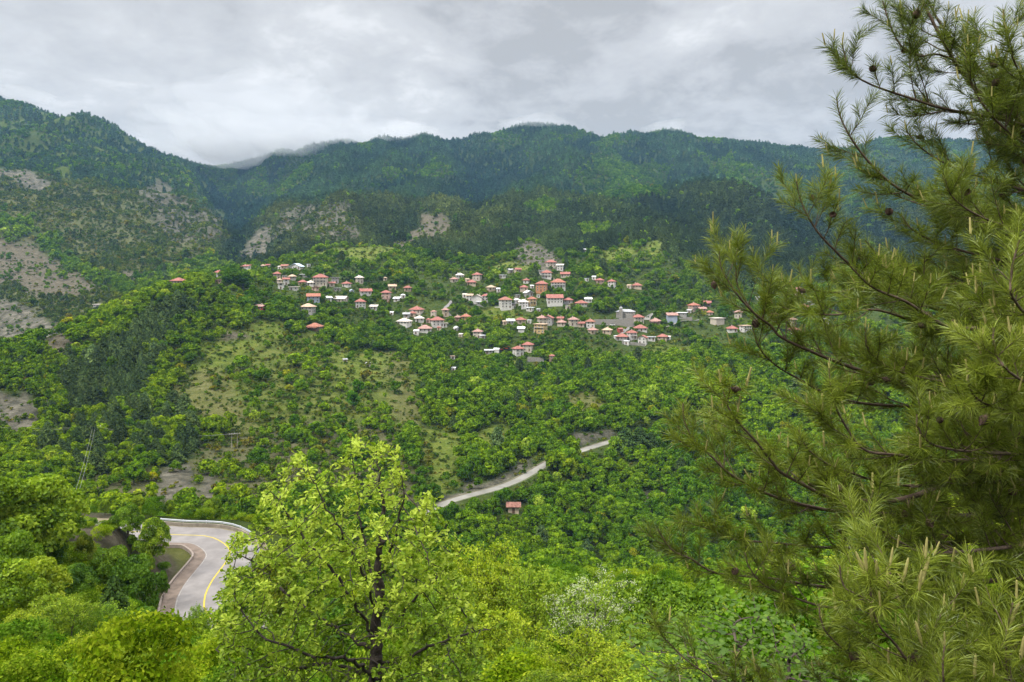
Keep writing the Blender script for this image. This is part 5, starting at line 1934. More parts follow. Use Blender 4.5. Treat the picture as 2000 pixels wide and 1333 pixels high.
YOUNG = dict(dark=(0.070, 0.115, 0.004), mid=(0.178, 0.285, 0.010), light=(0.44, 0.54, 0.058))
M_oak_leaf = leaf_mat("young_oak_leaf", trans=0.42, gloss=0.012, **YOUNG)
M_fg_leaf = leaf_mat("young_leaf_tinted_by_tree", trans=0.42, gloss=0.012, source="object", dark=(0.050, 0.098, 0.003), mid=(0.168, 0.262, 0.008), light=(0.38, 0.46, 0.034))
M_flower = simple_mat("white_blossom", (0.33, 0.36, 0.20), 0.8, 0.25, 5.0)
M_vine_leaf = leaf_mat("broad_vine_leaf", trans=0.32, gloss=0.02, dark=(0.030, 0.075, 0.003), mid=(0.078, 0.155, 0.006), light=(0.15, 0.235, 0.018))
M_bark_dark = simple_mat("dark_oak_bark", (0.045, 0.036, 0.030), 0.95, 0.45, 9.0, bump=0.9)
M_twig = simple_mat("twig_bark", (0.17, 0.14, 0.11), 0.9, 0.3, 9.0)

# ---- the young oak in the middle
rg = np.random.default_rng(31)
OD = 13.0
ob = np.array([(735 - 1000) / F * OD, OD, float(ground_z((735 - 1000) / F * OD, OD))])


def OP(px, py, dy=0.0):
    return P(px, py, OD + dy) - ob


pts = []
poly = [(675, 850), (770, 855), (790, 930), (800, 985), (845, 955), (870, 1000), (885, 1080), (925, 1160), (950, 1250), (945, 1345), (470, 1390), (420, 1310), (415, 1200), (440, 1100), (450, 1060), (470, 985), (500, 960), (540, 950), (560, 880), (590, 870), (620, 900), (625, 1000), (665, 1000), (668, 900)]
while len(pts) < 1750:
    px, py = rg.uniform(390, 1005), rg.uniform(850, 1390)
    if not inpoly(px, py, poly):
        continue
    half = 1.9 * math.sqrt(max(0.02, 1 - ((py - 1180) / 345) ** 2))
    if py < 1020 and rg.random() < 0.5:
        continue
    pts.append(OP(px, py, rg.uniform(-half, half)))
oak_chains, cnt_ = [], 0


def chain(ptl, anchor=None):
    """ptl: points through which a limb runs, densified"""
    global cnt_
    c = []
    if anchor is not None:
        c.append((None, anchor))
    for k in range(len(ptl) - 1):
        a_, b_2 = np.array(ptl[k]), np.array(ptl[k + 1])
        n_ = max(1, int(np.linalg.norm(b_2 - a_) / 0.1))
        for t_ in range(n_ if k < len(ptl) - 2 else n_ + 1):
            if k == 0 and t_ == 0 and anchor is not None:
                continue
            c.append((a_ + (b_2 - a_) * t_ / n_ + rg.normal(size=3) * 0.018, None))
    oak_chains.append(c)
    s = cnt_
    cnt_ += sum(1 for q in c if q[1] is None)
    return s


tr = [OP(735, 1484), OP(738, 1400, .02), OP(736, 1333), OP(733, 1240, -.04), OP(739, 1160, .02), OP(742, 1080, .05), OP(747, 1000, .0), OP(741, 935, -.05), OP(735, 880, .03)]
chain(tr)
flat = [q[0] for q in oak_chains[0]]


def near_node(p):
    return int(np.argmin([np.linalg.norm(q - p) for q in flat]))


for limb in ([OP(734, 1250), OP(700, 1190, -.3), OP(655, 1120, -.4), OP(600, 1060, -.3), OP(560, 1000, -.2), OP(530, 960, -.2)],
             [OP(735, 1210), OP(785, 1125, .2), OP(830, 1040, .4), OP(850, 985, .4)],
             [OP(737, 1180), OP(722, 1100, .5), OP(700, 1000, .8), OP(690, 900, .9), OP(686, 865, .9)],
             [OP(736, 1320), OP(650, 1298, .2), OP(545, 1308, .5), OP(460, 1295, .6), OP(420, 1270, .7)],
             [OP(736, 1300), OP(850, 1262, -.4), OP(930, 1232, -.6), OP(980, 1225, -.7)],
             [OP(735, 1275), OP(650, 1225, .5), OP(570, 1170, .8), OP(490, 1095, .9), OP(455, 1075, .9)],
             [OP(737, 1190), OP(690, 1080, -.7), OP(620, 960, -.9), OP(600, 905, -.9)],
             [OP(740, 1130), OP(775, 1040, -.5), OP(790, 960, -.8), OP(775, 900, -.8)],
             [OP(735, 1260), OP(800, 1180, .8), OP(880, 1100, 1.1), OP(905, 1070, 1.2)],
             [OP(735, 1330), OP(690, 1290, -.9), OP(600, 1280, -1.4), OP(520, 1250, -1.6)]):
    chain(limb, near_node(limb[0]))
N, par = colonize(rg, pts, oak_chains, 0.085, 0.75, 0.15, 120, 0.12)
r, kids = radii(par, len(N), 0.0045, 2.35)
r = np.minimum(r, 0.15)
# the stem stays stout low down
stem = np.arange(len(flat))
r[stem] = np.maximum(r[stem], np.interp(np.array([flat[i][2] for i in stem]), [0, 1.5, 3.2, 5.0], [0.155, 0.125, 0.07, 0.012]))
oak = thing("oak_tree", "young oak with dark forked stem and bright yellow green leaf tufts in the foreground centre", "oak tree", tuple(ob))
v, f = tubes(N, par, r, 6)
obj("trunk", make_mesh("trunk", v, f, M_bark_dark, smooth=True), oak)
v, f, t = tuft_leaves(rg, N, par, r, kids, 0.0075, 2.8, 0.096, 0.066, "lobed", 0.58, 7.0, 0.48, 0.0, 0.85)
# the stem shows between the leaves in front of it
k_ = len(f[0])
ctr = v.reshape(-1, k_, 3).mean(1)
sx = np.interp(ctr[:, 2], [q[2] for q in flat], [q[0] for q in flat])
front = (np.abs(ctr[:, 0] - sx) < 0.20) & (ctr[:, 1] < 0.05) & (ctr[:, 2] > 0.6) & (ctr[:, 2] < 3.4)
front |= (np.abs(ctr[:, 0] - sx + .28) < .22) & (ctr[:, 1] < -.1) & (ctr[:, 2] > 1.6) & (ctr[:, 2] < 2.6)
kp = ~(front & (rg.random(len(f)) < .85))
v = v.reshape(-1, k_, 3)[kp].reshape(-1, 3)
f = np.arange(kp.sum())[:, None] * k_ + np.arange(k_)
t = t[kp]
print("oak nodes", len(N), "leaves", len(f))
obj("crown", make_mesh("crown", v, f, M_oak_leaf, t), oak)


# ---- foreground trees: a few prototypes, six metres high
def fg_proto(seed, H, R, z0, natt, step, leaf, per, rmax, shape, aspect, flat_top=1.0, multi=1, ret=False):
    rg = np.random.default_rng(seed)
    pts = []
    cs = [(rg.uniform(-.55, .55) * R, rg.uniform(-.55, .55) * R, z0 + (H - z0) * rg.uniform(.35, .78), R * rg.uniform(.38, .6)) for _ in range(9)] + [(0, 0, z0 + (H - z0) * .62, R * .7)]
    while len(pts) < natt:
        c = cs[rg.integers(len(cs))]
        d = rg.normal(size=3)
        d /= np.linalg.norm(d)
        d *= rg.uniform(0.55, 1.0)
        p = np.array([c[0], c[1], c[2]]) + d * c[3] * np.array([1, 1, .8])
        if p[2] > z0 * .6 and p[2] < H:
            pts.append(p)
    chs = []
    for m in range(multi):
        a = 2 * math.pi * m / multi + rg.uniform(0, 1)
        top = np.array([math.cos(a) * R * .3 * (multi > 1), math.sin(a) * R * .3 * (multi > 1), H * .62])
        n_ = int(H * .62 / step)
        chs.append([(np.array([0, 0, -0.6 + 0.0]) * (1 - k / n_) + top * (k / n_) + rg.normal(size=3) * .03, None) for k in range(n_ + 1)])
    N, par = colonize(rg, pts, chs, step, 1.5, step * 1.7, 90, 0.1)
    r, kids = radii(par, len(N), 0.007, 2.3)
    r = np.minimum(r, 0.17)
    v, f = tubes(N, par, r, 5)
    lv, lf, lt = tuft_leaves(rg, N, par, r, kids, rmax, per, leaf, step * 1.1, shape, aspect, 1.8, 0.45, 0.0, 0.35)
    return (v, f), (lv, lf, lt), N, r, kids


FG = []
for sd, H, R, z0, na, st, lf_, per, sh, asp, mu in ((1, 6.2, 2.5, 1.0, 900, 0.17, 0.14, 11.0, "lobed", .6, 1), (2, 5.8, 2.8, .7, 900, 0.17, 0.14, 11.0, "lobed", .6, 2), (3, 6.6, 2.2, .9, 800, 0.17, 0.13, 12.0, "lobed", .55, 1), (4, 5.4, 2.9, .5, 950, 0.17, 0.14, 11.0, "lobed", .62, 3)):
    (v, f), (lv, lf2, lt), N, r, kids = fg_proto(sd, H, R, z0, na, st, lf_, per, 0.016, sh, asp, multi=mu)
    FG.append((H, R, make_mesh("trunk", v, f, M_bark, smooth=True), make_mesh("crown", lv, lf2, M_fg_leaf, lt)))
    print("fg proto", len(N), len(lf2))
# a bushier one for the middle distance
FGB = []
for sd, H, R in ((11, 6.0, 2.9), (12, 5.5, 3.0), (13, 6.4, 2.6)):
    rg2 = np.random.default_rng(sd)
    p, nrm, s, t = lobed_crown(rg2, H, R, 0.3, 60, 11000, 0.22, 0.85, rl=(0.16, 0.34))
    v, f = cards(p, nrm, s, rg2, 0.8)
    FGB.append((H, R, trunk_mesh("trunk", H * .7, .12, M_bark, .05, [(.8, 1.0, .3, 2.0, .07), (1.0, -.9, .5, 1.8, .06), (.9, .2, -1.1, 1.9, .06)]), make_mesh("crown", v, f, M_fg_leaf, t)))

GREENS = {"yellow": (1.17, 1.10, .8), "fresh": (1.0, 1.05, .85), "mid": (.74, .90, .75), "deep": (.50, .70, .6), "olive": (.95, .85, .9), "pale": (1.2, 1.2, 1.5), "bronze": (1.1, .75, .7)}
FGT = [
    # px, py of the top, distance, width factor, tint, stock (f: fine twigs, b: bushy), label
    (62, 912, 74, 1.25, "fresh", "b", "big rounded tree at the left edge above the bank"),
    (-30, 930, 70, 1.2, "fresh", "b", "tree cut by the left edge beside the big rounded one"),
    (130, 965, 84, .8, "mid", "b", "low tree sloping down toward the bare bank top"),
    (22, 1022, 60, .7, "mid", "b", "small rounded tree at the left edge under the big one"),
    (250, 985, 99, .9, "mid", "b", "bushy tree hiding the road's left end"),
    (298, 1000, 98, .8, "fresh", "b", "bushy tree touching the hairpin's inner side"),
    (205, 972, 124, .75, "fresh", "b", "leftmost small tree beyond the guard rail"),
    (268, 966, 126, .8, "yellow", "b", "second small tree beyond the guard rail, yellowish"),
    (330, 972, 124, .8, "fresh", "b", "third small tree beyond the guard rail"),
    (372, 980, 125, .7, "mid", "b", "fourth small tree beyond the guard rail, darker"),
    (415, 972, 126, .8, "fresh", "b", "fifth small tree beyond the guard rail"),
    (455, 985, 122, .7, "mid", "b", "tree at the guard rail's right end behind the oak"),
    (520, 995, 118, .9, "mid", "b", "tree behind the oak's upper left tufts"),
    (100, 1045, 76, .7, "deep", "b", "dark bush on the bare bank below its crest"),
    (165, 1035, 80, .6, "olive", "b", "olive bush at the right of the bare bank"),
    (215, 1062, 78, .95, "mid", "b", "dense tree left of the bank beside the hairpin"),
    (255, 1085, 76, .7, "deep", "b", "dark tree against the reddish cut bank"),
    (150, 1090, 66, .9, "deep", "b", "dark gnarled tree in the left middle"),
    (60, 1078, 56, 1.0, "yellow", "b", "light tree at left with drooping yellowish sprays"),
    (-10, 1090, 50, 1.0, "fresh", "b", "tree cut by the left edge, halfway down"),
    (318, 1106, 91, .45, "deep", "b", "single dark bush on the slope inside the hairpin"),
    (182, 1012, 100, .55, "deep", "b", "dark bush on the bare bank, left one of three"),
    (222, 1020, 100, .5, "olive", "b", "olive bush on the bare bank, middle one of three"),
    (258, 1040, 98, .5, "mid", "b", "green bush on the bare bank, right one of three"),
    (205, 1040, 94, .5, "mid", "b", "low bush at the foot of the bare bank"),
    (290, 1080, 96, .5, "fresh", "b", "leafy bush on top of the bank inside the hairpin"),
    (300, 1150, 88, .32, "mid", "b", "small low bush at the gutter's foot"),
    (130, 1150, 46, 1.0, "fresh", "f", "spreading tree over the lower left slope"),
    (40, 1175, 40, 1.0, "yellow", "f", "yellowish tree near the left edge, low"),
    (210, 1165, 48, .9, "mid", "f", "green tree in the lower left below the dark one"),
    (275, 1178, 52, .9, "deep", "b", "dark bush at the left foot of the road"),
    (330, 1222, 50, .7, "deep", "b", "dark bush where the gutter disappears"),
    (385, 1165, 60, .55, "mid", "f", "small tree standing over the road's near end"),
    (160, 1225, 33, 1.0, "yellow", "f", "bright tree at the lower left, second from edge"),
    (60, 1245, 27, 1.0, "fresh", "f", "leafy tree in the bottom left corner"),
    (260, 1245, 31, 1.0, "fresh", "f", "leafy tree at the bottom, left of the oak's limbs"),
    (345, 1265, 27, .9, "yellow", "f", "bright bush at the bottom under the oak's left limb"),
    (-20, 1290, 20, .9, "yellow", "f", "yellowish bush cut by the bottom left corner"),
    (130, 1300, 20, .9, "fresh", "f", "bush along the bottom edge, far left"),
    (235, 1310, 21, .8, "mid", "f", "darker bush along the bottom edge, left"),
    (430, 1210, 34, .8, "fresh", "f", "tree left behind the oak's lower limbs"),
    (470, 1090, 64, .6, "mid", "b", "bush right of the yellow road line"),
    (530, 1060, 80, .7, "olive", "b", "olive tree behind the oak beside the road"),
    (560, 1180, 30, .9, "mid", "f", "tree behind the oak's left crown"),
    (640, 1150, 36, .9, "deep", "b", "dark tree behind the oak's stem"),
    (830, 1140, 34, .9, "mid", "f", "tree behind the oak's right crown"),
    (880, 1078, 44, .8, "fresh", "f", "upright tree right of the oak, catching light"),
    (935, 1050, 47, .9, "yellow", "f", "tallest crown right of the oak"),
    (990, 1068, 46, .8, "yellow", "f", "second crown right of the oak, yellowish"),
    (1045, 1085, 44, .8, "fresh", "f", "third crown right of the oak"),
    (905, 1150, 30, .9, "fresh", "f", "round tree close right of the oak stem"),
    (985, 1165, 29, .9, "yellow", "f", "bright tree left of the white-flowering shrub"),
    (1010, 1240, 21, .9, "mid", "f", "darker tree below the white-flowering shrub"),
    (900, 1255, 19, .9, "deep", "f", "deep green bush right of the oak's foot"),
    (1240, 1160, 33, .9, "fresh", "f", "tree right behind the white-flowering shrub"),
    (1330, 1170, 30, .9, "mid", "f", "tree under the pine's lowest left branch"),
    (1150, 1205, 17, 1.0, "yellow", "f", "brilliant yellow green tree at the bottom, right of centre"),
    (1225, 1255, 14, .8, "yellow", "f", "brilliant yellow green bush on the bottom edge"),
    (1070, 1290, 14, .8, "fresh", "f", "fresh green bush on the bottom edge by the centre"),
    (1390, 1215, 20, .8, "fresh", "f", "bush between the yellow tree and the vine shrub"),
    (1560, 1040, 26, 1.0, "yellow", "f", "leafy tree glowing behind the pine's lower limbs, left one"),
    (1680, 1035, 22, 1.0, "yellow", "f", "leafy tree glowing behind the pine's lower limbs, middle one"),
    (1830, 1000, 20, 1.0, "yellow", "f", "leafy tree glowing behind the pine's lower limbs, right one"),
    (1985, 890, 18, 1.0, "yellow", "f", "leafy tree behind the pine at the right edge"),
    (1300, 1130, 52, 1.0, "mid", "b", "mid green tree far down the near slope under the pine's left tips"),
    (1200, 1118, 56, 1.0, "fresh", "b", "round tree down the near slope, upper right of the white blossoms"),
    (1100, 1100, 58, 1.0, "mid", "b", "round tree down the near slope, upper left of the white blossoms"),
    (1420, 1120, 50, 1.1, "mid", "b", "mid green tree behind the pine's lower left branch"),
    (1010, 1095, 60, 1.0, "fresh", "b", "farthest round crown right of the oak"),
    (1540, 1130, 40, 1.1, "mid", "b", "dim tree behind the pine's lower boughs, left one"),
    (1660, 1120, 38, 1.1, "fresh", "b", "dim tree behind the pine's lower boughs, middle one"),
    (1800, 1110, 38, 1.1, "mid", "b", "dim tree behind the pine's lower boughs, right one"),
    (1940, 1080, 36, 1.1, "fresh", "b", "dim tree behind the pine at the right edge"),
    (1330, 1265, 12, .9, "fresh", "f", "leafy bush on the bottom edge beside the vine shrub"),
    (790, 1290, 16, .8, "mid", "f", "bush at the oak's right foot"),
    (600, 1300, 17, .8, "fresh", "f", "bush at the oak's left foot"),
    (450, 1300, 18, .8, "mid", "f", "bush below the oak's long left limb"),
]
rg = np.random.default_rng(77)
for k, (px, py, d, wf, tn, stk, lab) in enumerate(FGT):
    H, R, mt, mc = (FG if stk == "f" else FGB)[k % (4 if stk == "f" else 3)]
    x = (px - 1000) / F * d
    z = float(ground_z(x, d))
    h = (HY - py) / F * d - z
    h = max(h, 1.2)
    s = h / H
    sxy = min(max(s, 0.5), 1.5) * wf
    low = stk == "b" and h < 3
    name = "shrub" if (wf < .6 or h < 3.2) else "broadleaf_tree"
    t = thing(name, lab, "shrub" if name == "shrub" else "tree", (x, d, z - .1), float(rg.uniform(0, 6.28)), "broadleaf trees on the near slope")
    t.scale = (sxy, sxy, s)
    o = obj("crown", mc, t)
    tt_ = np.array(GREENS[tn]) * rg.uniform(.92, 1.08)
    o.color = (*[float(q) for q in tt_], 1)
    obj("trunk", mt, t)

# ---- undergrowth on the near slope: low bushes nobody could count
UG = []
M_fg_inst = leaf_mat("undergrowth_leaf", trans=0.4, source="inst", dark=(0.032, 0.072, 0.003), mid=(0.118, 0.212, 0.007), light=(0.30, 0.40, 0.03))
for sd, H, R in ((61, 1.5, 1.1), (62, 1.9, 1.2), (63, 1.2, 1.3)):
    rg2 = np.random.default_rng(sd)
    p, nrm, s, t = lobed_crown(rg2, H, R, 0.0, 30, 3600, 0.092, 0.85, rl=(.18, .36))
    v, f = cards(p + rg2.normal(size=p.shape) * .04, nrm, s, rg2, 0.6, "leaf")
    UG.append(make_mesh("undergrowth", v, f, M_fg_inst, t))
rg = np.random.default_rng(78)
xs, ys = [], []
for y0, y1, sp in ((15, 40, 1.25), (40, 80, 1.7), (80, 240, 2.6)):
    x, y = candidates(y0, y1, sp, (-120, 2150))
    xs.append(x)
    ys.append(y)
x, y = np.concatenate(xs), np.concatenate(ys)
R1 = resample(road1, 1.0)
rd = np.full(len(x), 1e9)
for q in R1:
    rd = np.minimum(rd, np.hypot(x - q[0], y - q[1]))
z = ground_z(x, y)
px, py = pix(x, y, z)
bare = (inpoly(px, py, [(270, 1065), (330, 1050), (385, 1065), (390, 1090), (330, 1160), (290, 1215), (270, 1140)]) & (y > 70)) | (inpoly(px, py, [(60, 1000), (150, 978), (262, 985), (278, 1062), (150, 1078), (60, 1065)]) & (y > 70))
kp = (rd > 7.0) & (rg.random(len(x)) < np.where(bare, .45, np.where(rd < 9, .4, .85))) & ~((np.abs(x) < 4) & (y < 11))
x, y, z = x[kp], y[kp], z[kp]
n = len(x)
sz = np.where(bare[kp], .6, 1) * np.exp(rg.normal(0, .25, n)) * np.interp(y, [11, 60, 240], [.8, 1.2, 1.7])
tn_ = np.array([[.6, .78, .85], [1, 1, 1], [1.25, 1.12, .85]])[rg.integers(0, 3, n)] * rg.uniform(.85, 1.15, (n, 1))
scatter("undergrowth", np.stack([x, y, z - .15], 1), np.stack([np.zeros(n), np.zeros(n), rg.uniform(0, 6.28, n)], 1), np.stack([sz, sz, sz * rg.uniform(.7, 1.1, n)], 1), rg.integers(0, 3, n), np.concatenate([tn_, np.ones((n, 1))], 1), scatter_group(UG), label="low green bushes covering the near slope")

# ---- young pine in the lower left wood
x, d = (222 - 1000) / F * 62, 62
z = float(ground_z(x, d))
t = thing("pine_tree", "small young pine among the leafy trees in the lower left", "pine tree", (x, d, z - .2), 0.4)
t.scale = (.42, .42, ((HY - 1115) / F * d - z) / 12)
o = obj("crown", PN[0]["near"], t)
o.color = (1.0, 1.15, .8, 1)
obj("trunk", PN[0]["trunk"], t)

# ---- white-flowering shrub
(v, f), (lv, lf2, lt), N, r, kids = fg_proto(21, 5.5, 2.4, .6, 900, .16, .13, 4.5, .016, "lobed", .55, multi=3)
x, d = (1140 - 1000) / F * 27, 27.0
z = float(ground_z(x, d))
h = (HY - 1092) / F * d - z
t = thing("flowering_shrub", "tall shrub topped with white flower clusters right of the oak", "shrub", (x, d, z - .1), 1.0)
t.scale = (h / 5.5 * .82, h / 5.5 * .82, h / 5.5)
obj("trunk", make_mesh("trunk", v, f, M_bark_grey, smooth=True), t)
o = obj("crown", make_mesh("crown", lv, lf2, M_fg_leaf, lt), t)
o.color = (.9, 1.0, 1.1, 1)
rgf = np.random.default_rng(5)
tips = np.where((kids == 0) & (N[:, 2] > 3.0))[0]
tips = rgf.choice(tips, min(len(tips), 120), replace=False)
cp = np.repeat(N[tips] + np.array([0, 0, .12]), 26, 0) + rgf.normal(size=(len(tips) * 26, 3)) * np.array([.10, .10, .05])
v, f = cards(cp, unit(rgf.normal(size=cp.shape) * .5 + np.array([0, 0, 1])), .05, rgf)
obj("blossom", make_mesh("blossom", v, f, M_flower, rgf.random(len(f))), t)

# ---- vine-like shrub with broad round leaves, lower right
rg3 = np.random.default_rng(8)
(v, f), _, N, r, kids = fg_proto(23, 3.0, 1.5, .2, 500, .12, .1, 3, .016, "leaf", .9, multi=4)
x, d = (1475 - 1000) / F * 8.2, 8.2
z = float(ground_z(x, d))
h = (HY - 1180) / F * d - z
t = thing("vine_shrub", "shrub with broad round mid green leaves at the bottom, beside the pine", "shrub", (x, d, z - .1), 0.0)
t.scale = (1.0, 1.0, h / 3.0)
f = np.asarray(f)
v = np.asarray(v)
obj("stem", make_mesh("stem", v * np.array([.98, .98, .93]), f, M_bark, smooth=True), t)
I = np.where((r < .016) & (par[:len(r)] is not None))[0]
idx = np.repeat(I, rg3.poisson(5.0, len(I)))
n = len(idx)
nrm = unit(rg3.normal(size=(n, 3)) * .5 + np.array([0, -.45, .7]))
v, f = cards(N[idx] + rg3.normal(size=(n, 3)) * .09, nrm, rg3.uniform(.045, .10, n), rg3, .95)
# rounder leaves: two clumps of points per leaf give an eight-cornered blade
obj("leaves", make_mesh("leaves", v, f, M_vine_leaf, np.clip(.5 + rg3.normal(0, .2, len(f)), 0, 1)), t)

# ---- dry grass stalks at the bottom edge
M_stalk = simple_mat("dry_stalk", (0.55, 0.50, 0.30), .8, .15, 6.0)
for px0, px1, py1, d, lab in ((1318, 1320, 1300, 4.6, "dry pale grass stalk at the bottom, upright one"), (1386, 1378, 1296, 4.4, "dry pale grass stalk at the bottom, leaning one")):
    x0 = (px0 - 1000) / F * d
    b = MB()
    z0_ = float(ground_z(x0, d))
    top = P(px1, py1, d)
    p_ = np.array([x0, d, z0_ - .1])
    for k in range(1, 7):
        q = p_ * 0 + np.array([x0, d, z0_]) * (1 - k / 6) + top * (k / 6) + np.array([0.03 * math.sin(k / 6 * math.pi), 0, 0])
        b.tube(p_, q, .005 - k * .0005, .0045 - k * .0005, 5)
        p_ = q
    tag(b.build("grass_stalk", M_stalk), lab, "grass stalk")

# ---------------------------------------------------------------- the big pine on the right
rg = np.random.default_rng(404)
PB = np.array([4.75, 6.1, float(ground_z(4.75, 6.1))])
M_needle = leaf_mat("pine_needles", trans=0.22, gloss=0.035, rough=0.4, dark=(0.036, 0.056, 0.006), mid=(0.142, 0.192, 0.013), light=(0.305, 0.360, 0.040))
M_shoot = simple_mat("pine_twig_bark", (0.095, 0.065, 0.045), 0.9, 0.35, 12.0, bump=0.4)
M_pbark = simple_mat("pine_bark", (0.12, 0.085, 0.065), 0.95, 0.4, 5.0, bump=0.9)
M_candle = simple_mat("pine_candle", (0.30, 0.27, 0.09), 0.7, 0.2, 30.0)
M_candle_top = simple_mat("pine_candle_brown", (0.22, 0.12, 0.08), 0.7, 0.2, 30.0)
M_cone = simple_mat("pine_cone", (0.105, 0.068, 0.048), 0.85, 0.4, 40.0)

pine = thing("pine_tree", "large dark pine filling the right side with cones and upright pale new shoots", "pine tree", tuple(PB))
seg_a, seg_b, seg_ra, seg_rb = [], [], [], []
nd_p, nd_d, nd_l, nd_t = [], [], [], []      # needle roots, directions, lengths, tones
tips, cones = [], []


def seg(a, b_, ra, rb):
    seg_a.append(a)
    seg_b.append(b_)
    seg_ra.append(ra)
    seg_rb.append(rb)


def poly_at(pl, cum, s):
    return np.array([np.interp(s, cum, pl[:, k]) for k in range(3)])


def brush(p0, p1, tone, dens=500, ln=0.094):
    """needles along a shoot"""
    L_ = np.linalg.norm(p1 - p0)
    n_ = int(dens * L_) + 4
    d = (p1 - p0) / (L_ + 1e-9)
    t_ = rg.uniform(0, 1, n_)
    rv = rg.normal(size=(n_, 3))
    side = unit(rv - d * (rv @ d)[:, None])
    fw = rg.uniform(0.45, 1.45, n_)[:, None] + 0.3 * t_[:, None]
    nd = unit(side + d * fw + np.array([0, 0, 0.12]))
    nd_p.append(p0 + (p1 - p0) * t_[:, None])
    nd_d.append(nd)
    nd_l.append(ln * rg.uniform(0.7, 1.15, n_))
    nd_t.append(np.clip(tone + rg.normal(0, 0.16, n_) + 0.12 * (t_ - 0.5), 0, 1))


def shoot(p, d, L_, rad, lvl, tone):
    """a curved shoot that turns up at its tip; lays side shoots and needles"""
    n_ = max(3, int(L_ / 0.07))
    q = p.copy()
    pts_ = [q]
    dd = d.copy()
    for k in range(n_):
        dd = unit(dd + np.array([0, 0, 0.10 + 0.05 * lvl]) + rg.normal(size=3) * 0.06)
        q = q + dd * (L_ / n_)
        pts_.append(q)
    pts_ = np.array(pts_)
    for k in range(n_):
        seg(pts_[k], pts_[k + 1], rad * (1 - 0.7 * k / n_), rad * (1 - 0.7 * (k + 1) / n_))
    # needles on the youngest part
    nl = min(L_, 0.22 if lvl < 2 else 0.15)
    cum_ = np.linspace(0, L_, n_ + 1)
    k0 = np.searchsorted(cum_, L_ - nl)
    for k in range(max(0, k0 - 1), n_):
        brush(pts_[k], pts_[k + 1], tone + (0.06 if k > n_ - 3 else -.05))
    tips.append((pts_[-1], unit(dd * .4 + np.array([0, 0, 1.0])), tone))
    if rg.random() < 0.042:
        cones.append((poly_at(pts_, cum_, L_ * rg.uniform(.55, .8)), unit(rg.normal(size=3) + np.array([0, -.5, -.2]))))
    if lvl < 2 and L_ > 0.2:
        m = int(L_ / (0.135 if lvl == 0 else 0.15))
        for j in range(m):
            s = L_ * (0.25 + 0.68 * (j + rg.random() * .6) / m)
            c = poly_at(pts_, cum_, s)
            kk = min(n_ - 1, int(s / L_ * n_))
            ax = unit(pts_[kk + 1] - pts_[kk])
            rv = rg.normal(size=3)
            sd = unit(rv - ax * (rv @ ax))
            sd[2] *= 0.55
            shoot(c, unit(ax * 0.75 + sd * 0.8), L_ * rg.uniform(.35, .6) * (1.05 - 0.5 * s / L_), rad * .6, lvl + 1, tone + rg.normal(0, .05))


def limb(pl, r0, r1_, tone, sub=0.16, subL=(0.30, 0.62), start=0.12, sub_d=1.0):
    """a main branch through the given points, tip first"""
    pl = np.array(pl)[::-1]
    pl = resample(pl, 0.05)
    cum_ = np.concatenate([[0], np.cumsum(np.linalg.norm(np.diff(pl, axis=0), axis=1))])
    L_ = cum_[-1]
    rr_ = r0 + (r1_ - r0) * (1 - cum_ / L_) ** 0.9
    for k in range(len(pl) - 1):
        seg(pl[k], pl[k + 1], rr_[k], rr_[k + 1])
    s = L_ * start
    while s < L_ * 0.97:
        c = poly_at(pl, cum_, s)
        k = min(len(pl) - 2, int(np.searchsorted(cum_, s)))
        ax = unit(pl[k + 1] - pl[k])
        for w_ in range(rg.integers(1, 3)):
            rv = rg.normal(size=3)
            sd = unit(rv - ax * (rv @ ax))
            sd[2] = sd[2] * 0.55 + 0.1
            fall = 1.0 - 0.45 * (s / L_)
            shoot(c, unit(ax * 0.65 + sd * 0.85), rg.uniform(*subL) * fall * sub_d, max(.003, min(.007, rr_[k] * .5)), 0, tone + rg.normal(0, .06))
        s += sub * 0.98 * rg.uniform(.6, 1.4)
    for k in range(len(pl) - 1):
        if cum_[k] > L_ - 0.34:
            brush(pl[k], pl[k + 1], tone + .06)
    tips.append((pl[-1], unit((pl[-1] - pl[-3]) * 8 * .3 + np.array([0, 0, 1.0])), tone))


def L(*pts):
    """(px, py, d) points of a limb, tip first"""
    return [P(*q) for q in pts]


def trunk_at(z):
    """where a limb leaves the stem"""
    return np.array([PB[0] + 0.03 * z, PB[1], z])


